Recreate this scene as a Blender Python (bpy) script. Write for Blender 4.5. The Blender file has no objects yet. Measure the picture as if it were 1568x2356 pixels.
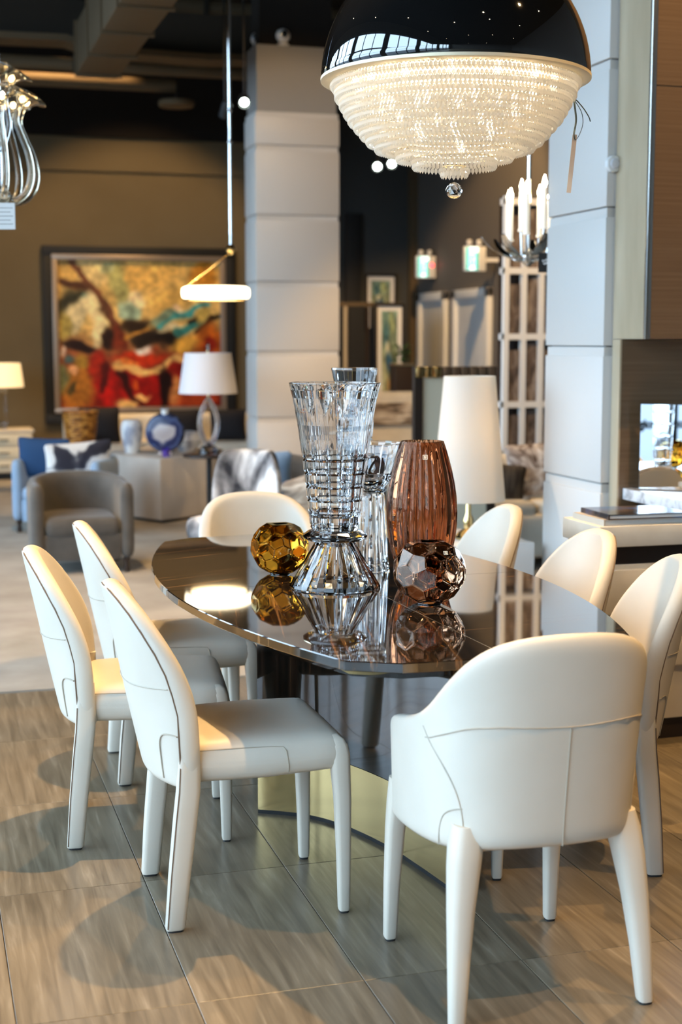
import bpy, bmesh, math, random
from mathutils import Vector, Matrix
random.seed(7)
PI = math.pi
SC = bpy.context.scene
COL = SC.collection

# ------------------------------------------------------------------ camera
cam_d = bpy.data.cameras.new('camera'); cam = bpy.data.objects.new('camera', cam_d); COL.objects.link(cam)
cam.location = (0, 0, 1.45)
cam.rotation_euler = (math.radians(90 - 6.85), 0, math.radians(-16.5))
cam_d.sensor_width = 36; cam_d.lens = 50.0; cam_d.clip_end = 200; cam_d.clip_start = .05
cam_d.dof.use_dof = True; cam_d.dof.focus_distance = 3.85; cam_d.dof.aperture_fstop = 2.6
cam_d.dof.aperture_blades = 7
SC.camera = cam
# ------------------------------------------------------------------ view
SC.view_settings.view_transform = 'Standard'; SC.view_settings.look = 'None'
SC.view_settings.gamma = 1.0; SC.view_settings.use_curve_mapping = False
SC.view_settings.exposure = 0.0
try:
    SC.cycles.max_bounces = 12; SC.cycles.transmission_bounces = 11; SC.cycles.glossy_bounces = 5
    SC.cycles.diffuse_bounces = 3; SC.cycles.adaptive_threshold = .02; SC.cycles.transparent_max_bounces = 12
    SC.cycles.sample_clamp_indirect = 6.0; SC.cycles.blur_glossy = 0.6
    SC.cycles.caustics_reflective = False
except Exception: pass
# ------------------------------------------------------------------ world: cool overcast daylight
W = bpy.data.worlds.new('world'); SC.world = W; W.use_nodes = True
bg = W.node_tree.nodes['Background']; bg.inputs[0].default_value = (0.55, 0.77, 1.0, 1); bg.inputs[1].default_value = 10.5
# daylight portals in the four openings of the window wall
WIN_X = -3.0
WIN_Q = [(-5.6, -3.0), (-2.7, -0.1), (0.2, 2.8), (3.1, 5.7), (6.0, 8.6), (8.9, 11.5)]
WIN_Z = (0.25, 4.5)
for a, b in WIN_Q:
    ld = bpy.data.lights.new('window_portal', 'AREA'); ld.shape = 'RECTANGLE'; ld.size = WIN_Z[1] - WIN_Z[0]; ld.size_y = b - a
    ld.cycles.is_portal = True
    lo = bpy.data.objects.new('window_portal', ld); COL.objects.link(lo)
    lo.location = (WIN_X - .02, (a + b) / 2, (WIN_Z[0] + WIN_Z[1]) / 2); lo.rotation_euler = (0, math.radians(-90), 0)
# warm ceiling spotlights: position, target, watts, cone
WARM = (1.0, 0.62, 0.26)
SPOTS = [((1.0, 4.65, 4.1), (0.5, 3.2, 0), 310, 58), ((2.9, 2.2, 4.2), (1.7, 3.0, 0), 130, 55),
         ((1.6, 1.3, 4.2), (0.9, 2.2, 0), 150, 40), ((3.1, 4.6, 4.2), (1.2, 4.2, .4), 170, 55),
         ((1.2, 7.0, 4.2), (1.2, 5.6, .3), 150, 60), ((0.6, 8.2, 4.2), (1.0, 9.4, 0), 150, 65),
         ((2.6, 8.4, 4.2), (2.9, 11.2, 2.2), 60, 60), ((1.2, 12.6, 4.9), (1.6, 14.2, 0), 190, 60),
         ((2.4, 13.6, 5.0), (2.4, 16.3, 1.2), 175, 66), ((-0.3, 13.2, 5.0), (0.6, 16.3, 1.0), 60, 60),
         ((4.6, 12.0, 5.0), (5.95, 15.4, 1.0), 380, 48), ((3.3, 8.2, 4.2), (4.2, 10.0, .8), 200, 65),
         ((3.3, 3.6, 4.2), (3.3, 5.3, 1.9), 110, 60), ((.2, 6.2, 4.2), (0.3, 7.4, 0), 150, 60)]
for i, (p, t, w, cone) in enumerate(SPOTS):
    ld = bpy.data.lights.new('spot_light', 'SPOT'); ld.energy = w * 2.4; ld.color = WARM; ld.spot_size = math.radians(cone); ld.spot_blend = .45
    ld.shadow_soft_size = .03
    lo = bpy.data.objects.new('spot_light', ld); COL.objects.link(lo); lo.location = p
    lo.rotation_euler = (Vector(t) - Vector(p)).to_track_quat('-Z', 'Y').to_euler()

# ------------------------------------------------------------------ material helpers
def nt(m): return m.node_tree.nodes, m.node_tree.links
def mat(name, col=(.5, .5, .5), rough=.5, metal=0, spec=.5, trans=0, ior=1.45, emit=None, estr=0, coat=0, sheen=0):
    m = bpy.data.materials.new(name); m.use_nodes = True
    b = m.node_tree.nodes['Principled BSDF']
    b.inputs['Base Color'].default_value = (*col, 1); b.inputs['Roughness'].default_value = rough
    b.inputs['Metallic'].default_value = metal; b.inputs['Specular IOR Level'].default_value = spec
    b.inputs['Transmission Weight'].default_value = trans; b.inputs['IOR'].default_value = ior
    b.inputs['Coat Weight'].default_value = coat; b.inputs['Coat Roughness'].default_value = .03
    b.inputs['Sheen Weight'].default_value = sheen
    if emit: b.inputs['Emission Color'].default_value = (*emit, 1); b.inputs['Emission Strength'].default_value = estr
    return m
def ramp(n, stops):
    r = n.new('ShaderNodeValToRGB'); cr = r.color_ramp
    while len(cr.elements) < len(stops): cr.elements.new(.5)
    for e, (p, c) in zip(cr.elements, stops): e.position = p; e.color = (*c, 1)
    return r
def coords(n, l, scale=(1, 1, 1), rot=(0, 0, 0), kind='Object', rnd=False):
    tc = n.new('ShaderNodeTexCoord'); mp = n.new('ShaderNodeMapping')
    mp.inputs['Scale'].default_value = scale; mp.inputs['Rotation'].default_value = rot
    src = tc.outputs[kind]
    if rnd:
        oi = n.new('ShaderNodeObjectInfo'); mu = n.new('ShaderNodeMath'); mu.operation = 'MULTIPLY'; mu.inputs[1].default_value = 37.0
        l.new(oi.outputs['Random'], mu.inputs[0]); va = n.new('ShaderNodeVectorMath'); va.operation = 'ADD'
        l.new(tc.outputs[kind], va.inputs[0]); l.new(mu.outputs[0], va.inputs[1]); src = va.outputs[0]
    l.new(src, mp.inputs['Vector']); return mp
def noisemat(name, stops, scale=(5, 5, 5), rough=.5, detail=4, bump=0, nscale=1.0, rot=(0, 0, 0), rnd=False, metal=0, coat=0, sheen=0, spec=.5, distort=0, kind='Object'):
    m = mat(name, stops[0][1], rough, metal, spec, coat=coat, sheen=sheen); n, l = nt(m); b = n['Principled BSDF']
    mp = coords(n, l, scale, rot, kind, rnd); no = n.new('ShaderNodeTexNoise'); no.inputs['Scale'].default_value = nscale
    no.inputs['Detail'].default_value = detail; no.inputs['Distortion'].default_value = distort
    l.new(mp.outputs[0], no.inputs['Vector']); r = ramp(n, stops); l.new(no.outputs['Fac'], r.inputs[0]); l.new(r.outputs[0], b.inputs['Base Color'])
    if bump:
        bu = n.new('ShaderNodeBump'); bu.inputs['Strength'].default_value = bump; bu.inputs['Distance'].default_value = .01
        l.new(no.outputs['Fac'], bu.inputs['Height']); l.new(bu.outputs[0], b.inputs['Normal'])
    return m
def glass(name, col=(1, 1, 1), rough=0.0, ior=1.5, absorb=0):
    m = bpy.data.materials.new(name); m.use_nodes = True; n, l = nt(m); n.clear()
    o = n.new('ShaderNodeOutputMaterial'); g = n.new('ShaderNodeBsdfGlass'); g.inputs['Roughness'].default_value = rough
    g.inputs['IOR'].default_value = ior
    g.inputs['Color'].default_value = (1, 1, 1, 1) if absorb else (*col, 1)
    l.new(g.outputs[0], o.inputs['Surface'])
    if absorb:
        v = n.new('ShaderNodeVolumeAbsorption'); v.inputs['Color'].default_value = (*col, 1); v.inputs['Density'].default_value = absorb
        l.new(v.outputs[0], o.inputs['Volume'])
    return m
def emis(name, col, s): return mat(name, col, .5, emit=col, estr=s)

# ------------------------------------------------------------------ mesh helpers
def mesh_obj(name, verts, faces, m=None, parent=None, loc=(0, 0, 0), rz=0, smooth=False, auto=None, sub=0):
    me = bpy.data.meshes.new(name); me.from_pydata([tuple(v) for v in verts], [], faces); me.update()
    bm = bmesh.new(); bm.from_mesh(me); bmesh.ops.recalc_face_normals(bm, faces=bm.faces); bm.to_mesh(me); bm.free()
    return link(name, me, m, parent, loc, rz, smooth, auto, sub)
def link(name, me, m=None, parent=None, loc=(0, 0, 0), rz=0, smooth=False, auto=None, sub=0):
    o = bpy.data.objects.new(name, me); COL.objects.link(o)
    if m: me.materials.append(m)
    o.parent = parent; o.location = loc; o.rotation_euler = (0, 0, rz)
    if smooth or auto:
        for p in me.polygons: p.use_smooth = True
    if auto: sharp(me, auto)
    if sub:
        s = o.modifiers.new('sub', 'SUBSURF'); s.levels = sub; s.render_levels = sub
    return o
def sharp(me, deg):
    bm = bmesh.new(); bm.from_mesh(me); lim = math.radians(deg)
    for e in bm.edges:
        if len(e.link_faces) == 2 and e.calc_face_angle(0) > lim: e.smooth = False
    bm.to_mesh(me); bm.free()
def bm_obj(name, bm, m=None, parent=None, loc=(0, 0, 0), rz=0, smooth=False, auto=None, sub=0):
    bmesh.ops.recalc_face_normals(bm, faces=bm.faces)
    me = bpy.data.meshes.new(name); bm.to_mesh(me); bm.free(); return link(name, me, m, parent, loc, rz, smooth, auto, sub)
def box(name, x0, x1, y0, y1, z0, z1, m, parent=None, bev=0, seg=2, loc=(0, 0, 0), rz=0, **k):
    bm = bmesh.new(); bmesh.ops.create_cube(bm, size=1)
    for v in bm.verts: v.co = Vector(((x0 + x1) / 2 + v.co.x * (x1 - x0), (y0 + y1) / 2 + v.co.y * (y1 - y0), (z0 + z1) / 2 + v.co.z * (z1 - z0)))
    if bev: bmesh.ops.bevel(bm, geom=bm.edges[:], offset=bev, segments=seg, profile=.5, affect='EDGES', clamp_overlap=True)
    return bm_obj(name, bm, m, parent, loc, rz, auto=35 if bev else None, **k)
def prism(name, pts, z0, z1, m, parent=None, bev=0, **k):
    bm = bmesh.new(); vb = [bm.verts.new((x, y, z0)) for x, y in pts]; vt = [bm.verts.new((x, y, z1)) for x, y in pts]
    bm.faces.new(vb[::-1]); bm.faces.new(vt); n = len(pts)
    for i in range(n): bm.faces.new((vb[i], vb[(i + 1) % n], vt[(i + 1) % n], vt[i]))
    if bev: bmesh.ops.bevel(bm, geom=bm.edges[:], offset=bev, segments=2, profile=.5, affect='EDGES', clamp_overlap=True)
    return bm_obj(name, bm, m, parent, auto=35, **k)
def rings_mesh(rings, cap=True, closed=False):
    v = []; f = []; n = len(rings[0])
    for r in rings: v += [tuple(p) for p in r]
    R = len(rings)
    for i in range(R if closed else R - 1):
        for j in range(n):
            a, b = i * n + j, i * n + (j + 1) % n; i2 = (i + 1) % R
            f.append((a, b, i2 * n + (j + 1) % n, i2 * n + j))
    if cap and not closed: f.append(tuple(range(n))[::-1]); f.append(tuple(range((R - 1) * n, R * n)))
    return v, f
def lathe(name, prof, m, parent=None, n=32, cap=True, smooth=True, auto=40, loc=(0, 0, 0), rz=0, closed=False, **k):
    rings = [[(r * math.cos(2 * PI * j / n), r * math.sin(2 * PI * j / n), z) for j in range(n)] for r, z in prof]
    v, f = rings_mesh(rings, cap, closed)
    return mesh_obj(name, v, f, m, parent, loc, rz, smooth=smooth, auto=auto if smooth else None, **k)
def tube_geo(pts, rad, n=8, closed=False):
    pts = [Vector(p) for p in pts]; rings = []; N = len(pts); up = None
    for i, p in enumerate(pts):
        if closed: t = pts[(i + 1) % N] - pts[i - 1]
        else: t = pts[min(i + 1, N - 1)] - pts[max(i - 1, 0)]
        t.normalize()
        if up is None: up = Vector((0, 0, 1)) if abs(t.z) < .9 else Vector((1, 0, 0))
        s = t.cross(up)
        if s.length < 1e-4: s = t.cross(Vector((0, 1, 0)))
        s.normalize(); up = s.cross(t).normalized()
        r = rad(i / (N - 1)) if callable(rad) else rad
        ra, rb = r if isinstance(r, tuple) else (r, r)
        rings.append([p + s * math.cos(2 * PI * j / n) * ra + up * math.sin(2 * PI * j / n) * rb for j in range(n)])
    return rings_mesh(rings, True, closed)
def tube(name, pts, rad, m, parent=None, n=8, closed=False, **k):
    v, f = tube_geo(pts, rad, n, closed); return mesh_obj(name, v, f, m, parent, smooth=True, auto=50, **k)
def spline(P, n=24):
    P = [Vector(p) for p in P]; out = []; N = len(P)
    for i in range(N - 1):
        p0, p1, p2, p3 = P[max(i - 1, 0)], P[i], P[i + 1], P[min(i + 2, N - 1)]
        for k in range(n):
            t = k / n; out.append(.5 * ((2 * p1) + (p2 - p0) * t + (2 * p0 - 5 * p1 + 4 * p2 - p3) * t * t + (3 * p1 - p0 - 3 * p2 + p3) * t ** 3))
    out.append(P[-1]); return out
def itp(x, tab):
    if x <= tab[0][0]: return tab[0][1]
    for (a, b), (c, d) in zip(tab, tab[1:]):
        if x <= c: return b + (d - b) * (x - a) / (c - a)
    return tab[-1][1]
def rbox_geo(sx, sy, sz, r, n=8, fn=None):
    """rounded box centred at the origin, half sizes sx sy sz, corner radius r"""
    def axis(s):
        k = [-s + r * (1 - math.cos(t * PI / 6)) for t in range(4)]; mid = [-s + r + (2 * s - 2 * r) * i / n for i in range(1, n)]
        return k + mid + [-x for x in k[::-1]]
    ax = [axis(sx), axis(sy), axis(sz)]; S = (sx, sy, sz); vid = {}; v = []; f = []
    def add(p):
        key = tuple(round(c, 6) for c in p)
        if key not in vid:
            inn = Vector([max(-(S[i] - r), min(S[i] - r, p[i])) for i in range(3)]); d = Vector(p) - inn
            q = inn + (d.normalized() * r if d.length > 1e-9 else d)
            if fn: q = Vector(fn(q.x, q.y, q.z))
            vid[key] = len(v); v.append(q)
        return vid[key]
    for a in range(3):
        b, c = (a + 1) % 3, (a + 2) % 3
        for sgn in (-1, 1):
            for i in range(len(ax[b]) - 1):
                for j in range(len(ax[c]) - 1):
                    q = []
                    for di, dj in ((0, 0), (1, 0), (1, 1), (0, 1)):
                        p = [0, 0, 0]; p[a] = sgn * S[a]; p[b] = ax[b][i + di]; p[c] = ax[c][j + dj]; q.append(add(p))
                    if len(set(q)) >= 3: f.append(tuple(q))
    return v, f
def rbox(name, c, s, r, m, parent=None, n=8, fn=None, rz=0, **k):
    v, f = rbox_geo(s[0], s[1], s[2], min(r, min(s) * .98), n, fn)
    return mesh_obj(name, v, f, m, parent, c, rz, smooth=True, **k)
def legloft(name, secs, m, parent, n=12, e=3.0):
    """secs: (x, y, z, half_x, half_y) from the foot up; superellipse section"""
    rings = []
    for x, y, z, hx, hy in secs:
        r = []
        for j in range(n):
            a = 2 * PI * (j + .5) / n; ca, sa = math.cos(a), math.sin(a)
            r.append((x + hx * math.copysign(abs(ca) ** (2 / e), ca), y + hy * math.copysign(abs(sa) ** (2 / e), sa), z))
        rings.append(r)
    v, f = rings_mesh(rings); return mesh_obj(name, v, f, m, parent, smooth=True, auto=50)

# ------------------------------------------------------------------ scene-graph helpers
def thing(name, label, cat, loc=(0, 0, 0), rz=0, group=None):
    o = bpy.data.objects.new(name, None); COL.objects.link(o); o.location = loc; o.rotation_euler = (0, 0, rz); o.empty_display_size = .1
    return tag(o, label, cat, group)
def tag(o, label, cat, group=None, kind=None):
    o['label'] = label; o['category'] = cat
    if group: o['group'] = group
    if kind: o['kind'] = kind
    return o
def struct(o, label=None, cat=None):
    o['kind'] = 'structure'
    if label: o['label'] = label; o['category'] = cat or o.name.split('_')[0]
    return o
def copy_tree(o, parent=None):
    c = o.copy(); COL.objects.link(c); c.parent = parent
    for ch in list(o.children): copy_tree(ch, c)
    return c
def place(o, loc, rz, label, first=False):
    r = o if first else copy_tree(o); r.location = loc; r.rotation_euler = (0, 0, rz); r['label'] = label; return r
def text_mesh(name, s, size, depth, m, parent=None, mtx=None, align='CENTER'):
    cu = bpy.data.curves.new(name, 'FONT'); cu.body = s; cu.size = size; cu.extrude = depth; cu.align_x = align; cu.offset = .006
    o = bpy.data.objects.new(name, cu); COL.objects.link(o); bpy.context.view_layer.update()
    me = bpy.data.meshes.new_from_object(o.evaluated_get(bpy.context.evaluated_depsgraph_get()))
    bpy.data.objects.remove(o)
    if mtx: me.transform(mtx)
    return link(name, me, m, parent)

# ------------------------------------------------------------------ materials
M = {}
M['tile'] = noisemat('tile_stone', [(.25, (.11, .086, .056)), (.5, (.18, .143, .095)), (.62, (.22, .177, .120)), (.78, (.33, .275, .20))], scale=(46, 3.2, 4), rough=.28, detail=9, bump=.06, rot=(0, 0, .12), rnd=True, distort=.6)
n, l = nt(M['tile']); b = n['Principled BSDF']; oi = n.new('ShaderNodeObjectInfo'); hs = n.new('ShaderNodeHueSaturation')
mr = n.new('ShaderNodeMapRange'); mr.inputs[3].default_value = .86; mr.inputs[4].default_value = 1.1; l.new(oi.outputs['Random'], mr.inputs[0])
lk = b.inputs['Base Color'].links[0]; src = lk.from_socket; l.remove(lk); l.new(src, hs.inputs['Color']); l.new(mr.outputs[0], hs.inputs['Value']); l.new(hs.outputs[0], b.inputs['Base Color'])
M['grout'] = mat('grout', (.10, .09, .08), .9)
M['carpet'] = noisemat('carpet_pile', [(.3, (.30, .265, .215)), (.7, (.42, .385, .33))], scale=(3, 3, 3), rough=.95, detail=8, bump=.3)
M['wall_brown'] = noisemat('wall_taupe_paint', [(.3, (.13, .100, .054)), (.7, (.145, .114, .065))], scale=(2, 2, 2), rough=.8, detail=3)
M['wall_char'] = mat('wall_charcoal_paint', (.050, .051, .049), .75)
M['wall_grey'] = mat('wall_greybrown_paint', (.13, .118, .105), .75)
M['wall_dark'] = mat('wall_black_paint', (.008, .005, .003), .9)
M['ceiling'] = mat('ceiling_black', (.010, .007, .004), .9)
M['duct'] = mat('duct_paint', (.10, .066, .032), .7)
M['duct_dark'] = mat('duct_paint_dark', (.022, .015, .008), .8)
M['lacq'] = mat('panel_offwhite', (.62, .59, .55), .45)
M['lacq_gap'] = mat('panel_reveal', (.30, .285, .265), .7)
M['white'] = mat('white_paint', (.78, .77, .75), .5)
M['trimwhite'] = mat('door_trim', (.78, .77, .74), .5)
M['door'] = mat('door_grey', (.60, .61, .62), .5)
M['silk'] = noisemat('veneer_brown', [(.3, (.135, .082, .042)), (.7, (.175, .112, .062))], scale=(1.5, 1.5, 90), rough=.2, detail=5, coat=.5, bump=.02)
M['taupe'] = noisemat('veneer_taupe', [(.3, (.40, .315, .20)), (.7, (.52, .425, .29))], scale=(60, 8, 1.6), rough=.28, detail=5, coat=.3)
M['steel'] = mat('brushed_steel', (.7, .68, .64), .25, 1)
M['chrome'] = mat('chrome', (.85, .84, .82), .06, 1)
M['black'] = mat('black_matt', (.01, .01, .01), .6)
M['blackgloss'] = mat('black_lacquer', (.006, .006, .006), .03, coat=1, ior=1.9)
M['brass'] = mat('polished_brass', (.80, .58, .26), .16, 1)
M['gold'] = mat('pale_gold', (.92, .74, .44), .3, 1)
M['rimgold'] = mat('rim_gilt', (.93, .80, .56), .5, .35)
M['cream'] = noisemat('leather_cream', [(.3, (.645, .585, .485)), (.7, (.685, .625, .525))], scale=(6, 6, 6), rough=.42, detail=3, spec=.4)
n, l = nt(M['cream']); b = n['Principled BSDF']; mp = coords(n, l, (220, 220, 220)); no = n.new('ShaderNodeTexNoise'); no.inputs['Scale'].default_value = 1; no.inputs['Detail'].default_value = 2
bu = n.new('ShaderNodeBump'); bu.inputs['Strength'].default_value = .08; bu.inputs['Distance'].default_value = .002
l.new(mp.outputs[0], no.inputs['Vector']); l.new(no.outputs['Fac'], bu.inputs['Height']); l.new(bu.outputs[0], b.inputs['Normal'])
M['thread'] = mat('seam_thread', (.46, .40, .31), .6)
M['piping'] = mat('piping_brown', (.16, .10, .06), .5)
M['cap'] = mat('foot_cap', (.03, .03, .03), .5)
def ebony(name, ang):
    m = mat(name, (.012, .009, .007), .035, coat=1, spec=.6); n, l = nt(m); b = n['Principled BSDF']
    mp = coords(n, l, (1, 1, 1), (0, 0, ang)); mp2 = n.new('ShaderNodeMapping'); mp2.inputs['Scale'].default_value = (70, 1.6, 6); l.new(mp.outputs[0], mp2.inputs['Vector'])
    no = n.new('ShaderNodeTexNoise'); no.inputs['Scale'].default_value = 1; no.inputs['Detail'].default_value = 5; no.inputs['Distortion'].default_value = .25; l.new(mp2.outputs[0], no.inputs['Vector'])
    r = ramp(n, [(.0, (.008, .006, .005)), (.5, (.014, .010, .007)), (.62, (.03, .019, .011)), (.70, (.22, .11, .045)), (.74, (.04, .022, .012))])
    l.new(no.outputs['Fac'], r.inputs[0]); l.new(r.outputs[0], b.inputs['Base Color']); return m
M['eb1'] = ebony('ebony_gloss_a', .22); M['eb2'] = ebony('ebony_gloss_b', 1.45); M['eb3'] = ebony('ebony_gloss_c', 1.2); M['eb4'] = ebony('ebony_gloss_d', -.2)
M['ebv'] = noisemat('ebony_vertical', [(.45, (.006, .005, .004)), (.62, (.02, .012, .008)), (.75, (.07, .035, .016))], scale=(60, 60, 1.2), rough=.05, detail=5, coat=1)
M['inlay'] = mat('table_inlay', (.75, .62, .42), .3, 1)
M['crystal'] = glass('crystal_clear', (1, 1, 1), 0, 1.54)
M['amber'] = glass('glass_amber', (.94, .755, .40), 0, 1.5)
M['brownglass'] = glass('glass_brown', (.88, .755, .66), 0, 1.5)
M['plumglass'] = glass('glass_plum_brown', (.775, .565, .43), 0, 1.5)
M['etch'] = mat('etched_mark', (.9, .85, .75), .5)
M['clearglass'] = glass('glass_lamp', (.97, .98, 1), 0, 1.45)
M['velvet'] = noisemat('velvet_grey', [(.3, (.060, .053, .044)), (.7, (.10, .088, .074))], scale=(7, 7, 7), rough=.8, detail=3, sheen=.25)
M['bluevel'] = noisemat('fabric_blue', [(.3, (.20, .30, .42)), (.7, (.27, .37, .50))], scale=(7, 7, 7), rough=.8, detail=3, sheen=.5)
M['navy'] = mat('fabric_navy', (.012, .05, .13), .8)
M['offwhite'] = noisemat('fabric_cream', [(.3, (.66, .60, .49)), (.7, (.75, .69, .58))], scale=(9, 9, 9), rough=.9)
M['blackfab'] = mat('fabric_black', (.012, .01, .012), .8)
M['stone'] = noisemat('ottoman_leather', [(.3, (.46, .42, .37)), (.7, (.56, .52, .47))], scale=(4, 4, 4), rough=.55)
M['fur'] = noisemat('fur_black_white', [(.36, (.03, .03, .035)), (.47, (.35, .34, .34)), (.55, (.78, .77, .75))], scale=(5, 5, 3), rough=.95, detail=8, bump=.6, distort=.4)
M['furb'] = noisemat('fur_brown_cream', [(.36, (.10, .07, .05)), (.5, (.42, .34, .26)), (.62, (.72, .66, .56))], scale=(3, 3, 14), rough=.95, detail=7, bump=.6, distort=1.0)
M['cow'] = noisemat('cowhide', [(.40, (.03, .03, .045)), (.44, (.08, .08, .10)), (.47, (.80, .79, .77))], scale=(4, 4, 4), rough=.85, detail=2)
M['marbled'] = noisemat('fabric_marbled', [(.35, (.12, .08, .06)), (.5, (.50, .44, .40)), (.62, (.80, .78, .76))], scale=(8, 8, 8), rough=.9, detail=3, distort=1.5)
M['wicker'] = noisemat('wicker_amber', [(.35, (.12, .035, .004)), (.5, (.42, .15, .02)), (.66, (.75, .34, .06))], scale=(16, 16, 40), rough=.5, detail=3, bump=.8)
M['agate'] = mat('agate_blue', (.05, .08, .25), .2)
M['porcelain'] = noisemat('porcelain_marbled', [(.4, (.35, .36, .42)), (.52, (.75, .74, .72)), (.7, (.80, .79, .76))], scale=(9, 9, 7), rough=.3, detail=5)
M['drawer'] = mat('drawer_cream', (.72, .66, .50), .4)
M['darkwood'] = mat('dark_wood', (.03, .02, .015), .35)
M['shade_white'] = mat('lampshade_white', (.64, .64, .67), .8)
M['marble'] = noisemat('marble_white', [(.38, (.42, .42, .44)), (.5, (.76, .76, .77)), (.7, (.83, .83, .83))], scale=(9, 9, 9), rough=.08, detail=8, distort=1.2)
M['mirror'] = mat('mirror_silver', (.93, .94, .95), .0, 1)
M['paper'] = mat('paper', (.8, .78, .74), .7)
M['leaf'] = mat('leaf_green', (.03, .09, .02), .5)

# ------------------------------------------------------------------ floor
floor = struct(box('floor', -3.2, 6.2, -6.2, 17.3, -.12, -.006, M['grout']), 'grey wood-look stone tile showroom floor', 'floor')
def tile_mesh():
    bm = bmesh.new(); bmesh.ops.create_cube(bm, size=1); hx, hy = .388 / 2 - .0009, .7425 / 2 - .0009
    for v in bm.verts: v.co = Vector((v.co.x * 2 * hx, v.co.y * 2 * hy, v.co.z * .006))
    es = [e for e in bm.edges if all(v.co.z > 0 for v in e.verts)]
    bmesh.ops.bevel(bm, geom=es, offset=.0012, segments=1, affect='EDGES'); me = bpy.data.meshes.new('tile'); bm.to_mesh(me); bm.free(); me.materials.append(M['tile']); return me
TM = tile_mesh()
P0, Q0, TW, TL = .543, 2.955, .388, .7425
for i in range(-9, 14):
    for j in range(-3, 4):
        t = bpy.data.objects.new('tile', TM); COL.objects.link(t); t.parent = floor
        t.location = (P0 + (i + .5) * TW, Q0 + (j + .5) * TL, -.003)
struct(box('floor_carpet', -3.0, 6.0, 5.93, 17.0, -.006, .006, M['carpet']), 'pale beige carpet beyond the stone tiles', 'carpet')
struct(box('floor_entrance', -3.0, 6.0, -6.0, Q0 - 3 * TL - .001, -.006, 0, M['tile']), 'plain grey stone floor behind the viewer', 'floor')

# ------------------------------------------------------------------ walls, ceiling
bm = bmesh.new()
def bmbox(bm, x0, x1, y0, y1, z0, z1):
    r = bmesh.ops.create_cube(bm, size=1)
    for v in r['verts']: v.co = Vector(((x0 + x1) / 2 + v.co.x * (x1 - x0), (y0 + y1) / 2 + v.co.y * (y1 - y0), (z0 + z1) / 2 + v.co.z * (z1 - z0)))
bmbox(bm, -3.2, -3.0, -6, 17, -.006, WIN_Z[0]); bmbox(bm, -3.2, -3.0, -6, 17, WIN_Z[1], 5.2)
edges = [-6] + [x for ab in WIN_Q for x in ab] + [17]
for a, b in zip(edges[0::2], edges[1::2]): bmbox(bm, -3.2, -3.0, a, b, WIN_Z[0], WIN_Z[1])
struct(bm_obj('wall_left', bm, M['wall_grey']), 'dark wall of tall shop windows outside the picture', 'wall')
M['pane'] = bpy.data.materials.new('window_pane'); M['pane'].use_nodes = True; n, l = nt(M['pane']); n.clear()
o_ = n.new('ShaderNodeOutputMaterial'); tr = n.new('ShaderNodeBsdfTransparent'); gl = n.new('ShaderNodeBsdfGlossy'); gl.inputs['Roughness'].default_value = 0; mx = n.new('ShaderNodeMixShader'); mx.inputs[0].default_value = .06
l.new(tr.outputs[0], mx.inputs[1]); l.new(gl.outputs[0], mx.inputs[2]); l.new(mx.outputs[0], o_.inputs['Surface'])
for k, (a, b) in enumerate(WIN_Q):
    w = struct(thing('window_%d' % (k + 1), 'tall shop window with black mullions', 'window', (-3.1, (a + b) / 2, WIN_Z[0])))
    h = (b - a) / 2; z = WIN_Z[1] - WIN_Z[0]
    box('window_pane', -.004, .004, -h, h, 0, z, M['pane'], w)
    for y in (-h + .03, -h / 3, h / 3, h - .03): box('mullion', -.04, .04, y - .03, y + .03, 0, z, M['black'], w)
    for zz in (.03, 1.15, 2.25, 3.3, z - .03): box('transom', -.035, .035, -h, h, zz - .028, zz + .028, M['black'], w)
struct(box('wall_back', -3.2, 6.2, -6.2, -6.0, -.006, 5.2, M['wall_grey']), 'grey wall behind the viewer', 'wall')
struct(box('wall_right', 6.0, 6.2, -6, 17.2, -.006, 5.2, M['wall_grey']), 'grey-brown side wall with two white doors', 'wall')
struct(box('wall_far', -3.0, 4.3, 16.4, 16.6, -.006, 3.34, M['wall_brown']), 'olive brown far wall behind the big painting', 'wall')
struct(box('wall_far_charcoal', 4.3, 6.0, 17.0, 17.2, -.006, 5.2, M['wall_char']), 'charcoal far wall right of the left pillar', 'wall')
struct(box('wall_far_return', 4.3, 4.4, 16.4, 17.0, -.006, 5.2, M['wall_char']), 'short charcoal return of the far wall', 'wall')
struct(box('trim_1', -3.0, 4.3, 16.36, 16.6, 3.34, 3.71, M['wall_brown']), 'brown bulkhead band along the top of the far wall', 'bulkhead')
struct(box('wall_far_upper', -3.0, 4.3, 16.3, 16.6, 3.71, 5.2, M['wall_dark']), 'black painted band of far wall under the ceiling', 'wall')
struct(box('ceiling', -3.2, 6.2, -6.2, 17.2, 5.2, 5.35, M['ceiling']), 'black painted open showroom ceiling', 'ceiling')
struct(box('trim_2', 5.9, 5.999, 16.9, 17.0, -.006, 5.2, M['duct']), 'beige corner trim between charcoal and grey wall', 'trim')
struct(box('pavement', -30, -3.25, -25, 30, -.3, -.1, mat('asphalt', (.075, .08, .09), .8)), 'grey pavement outside the shop windows', 'pavement')
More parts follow.
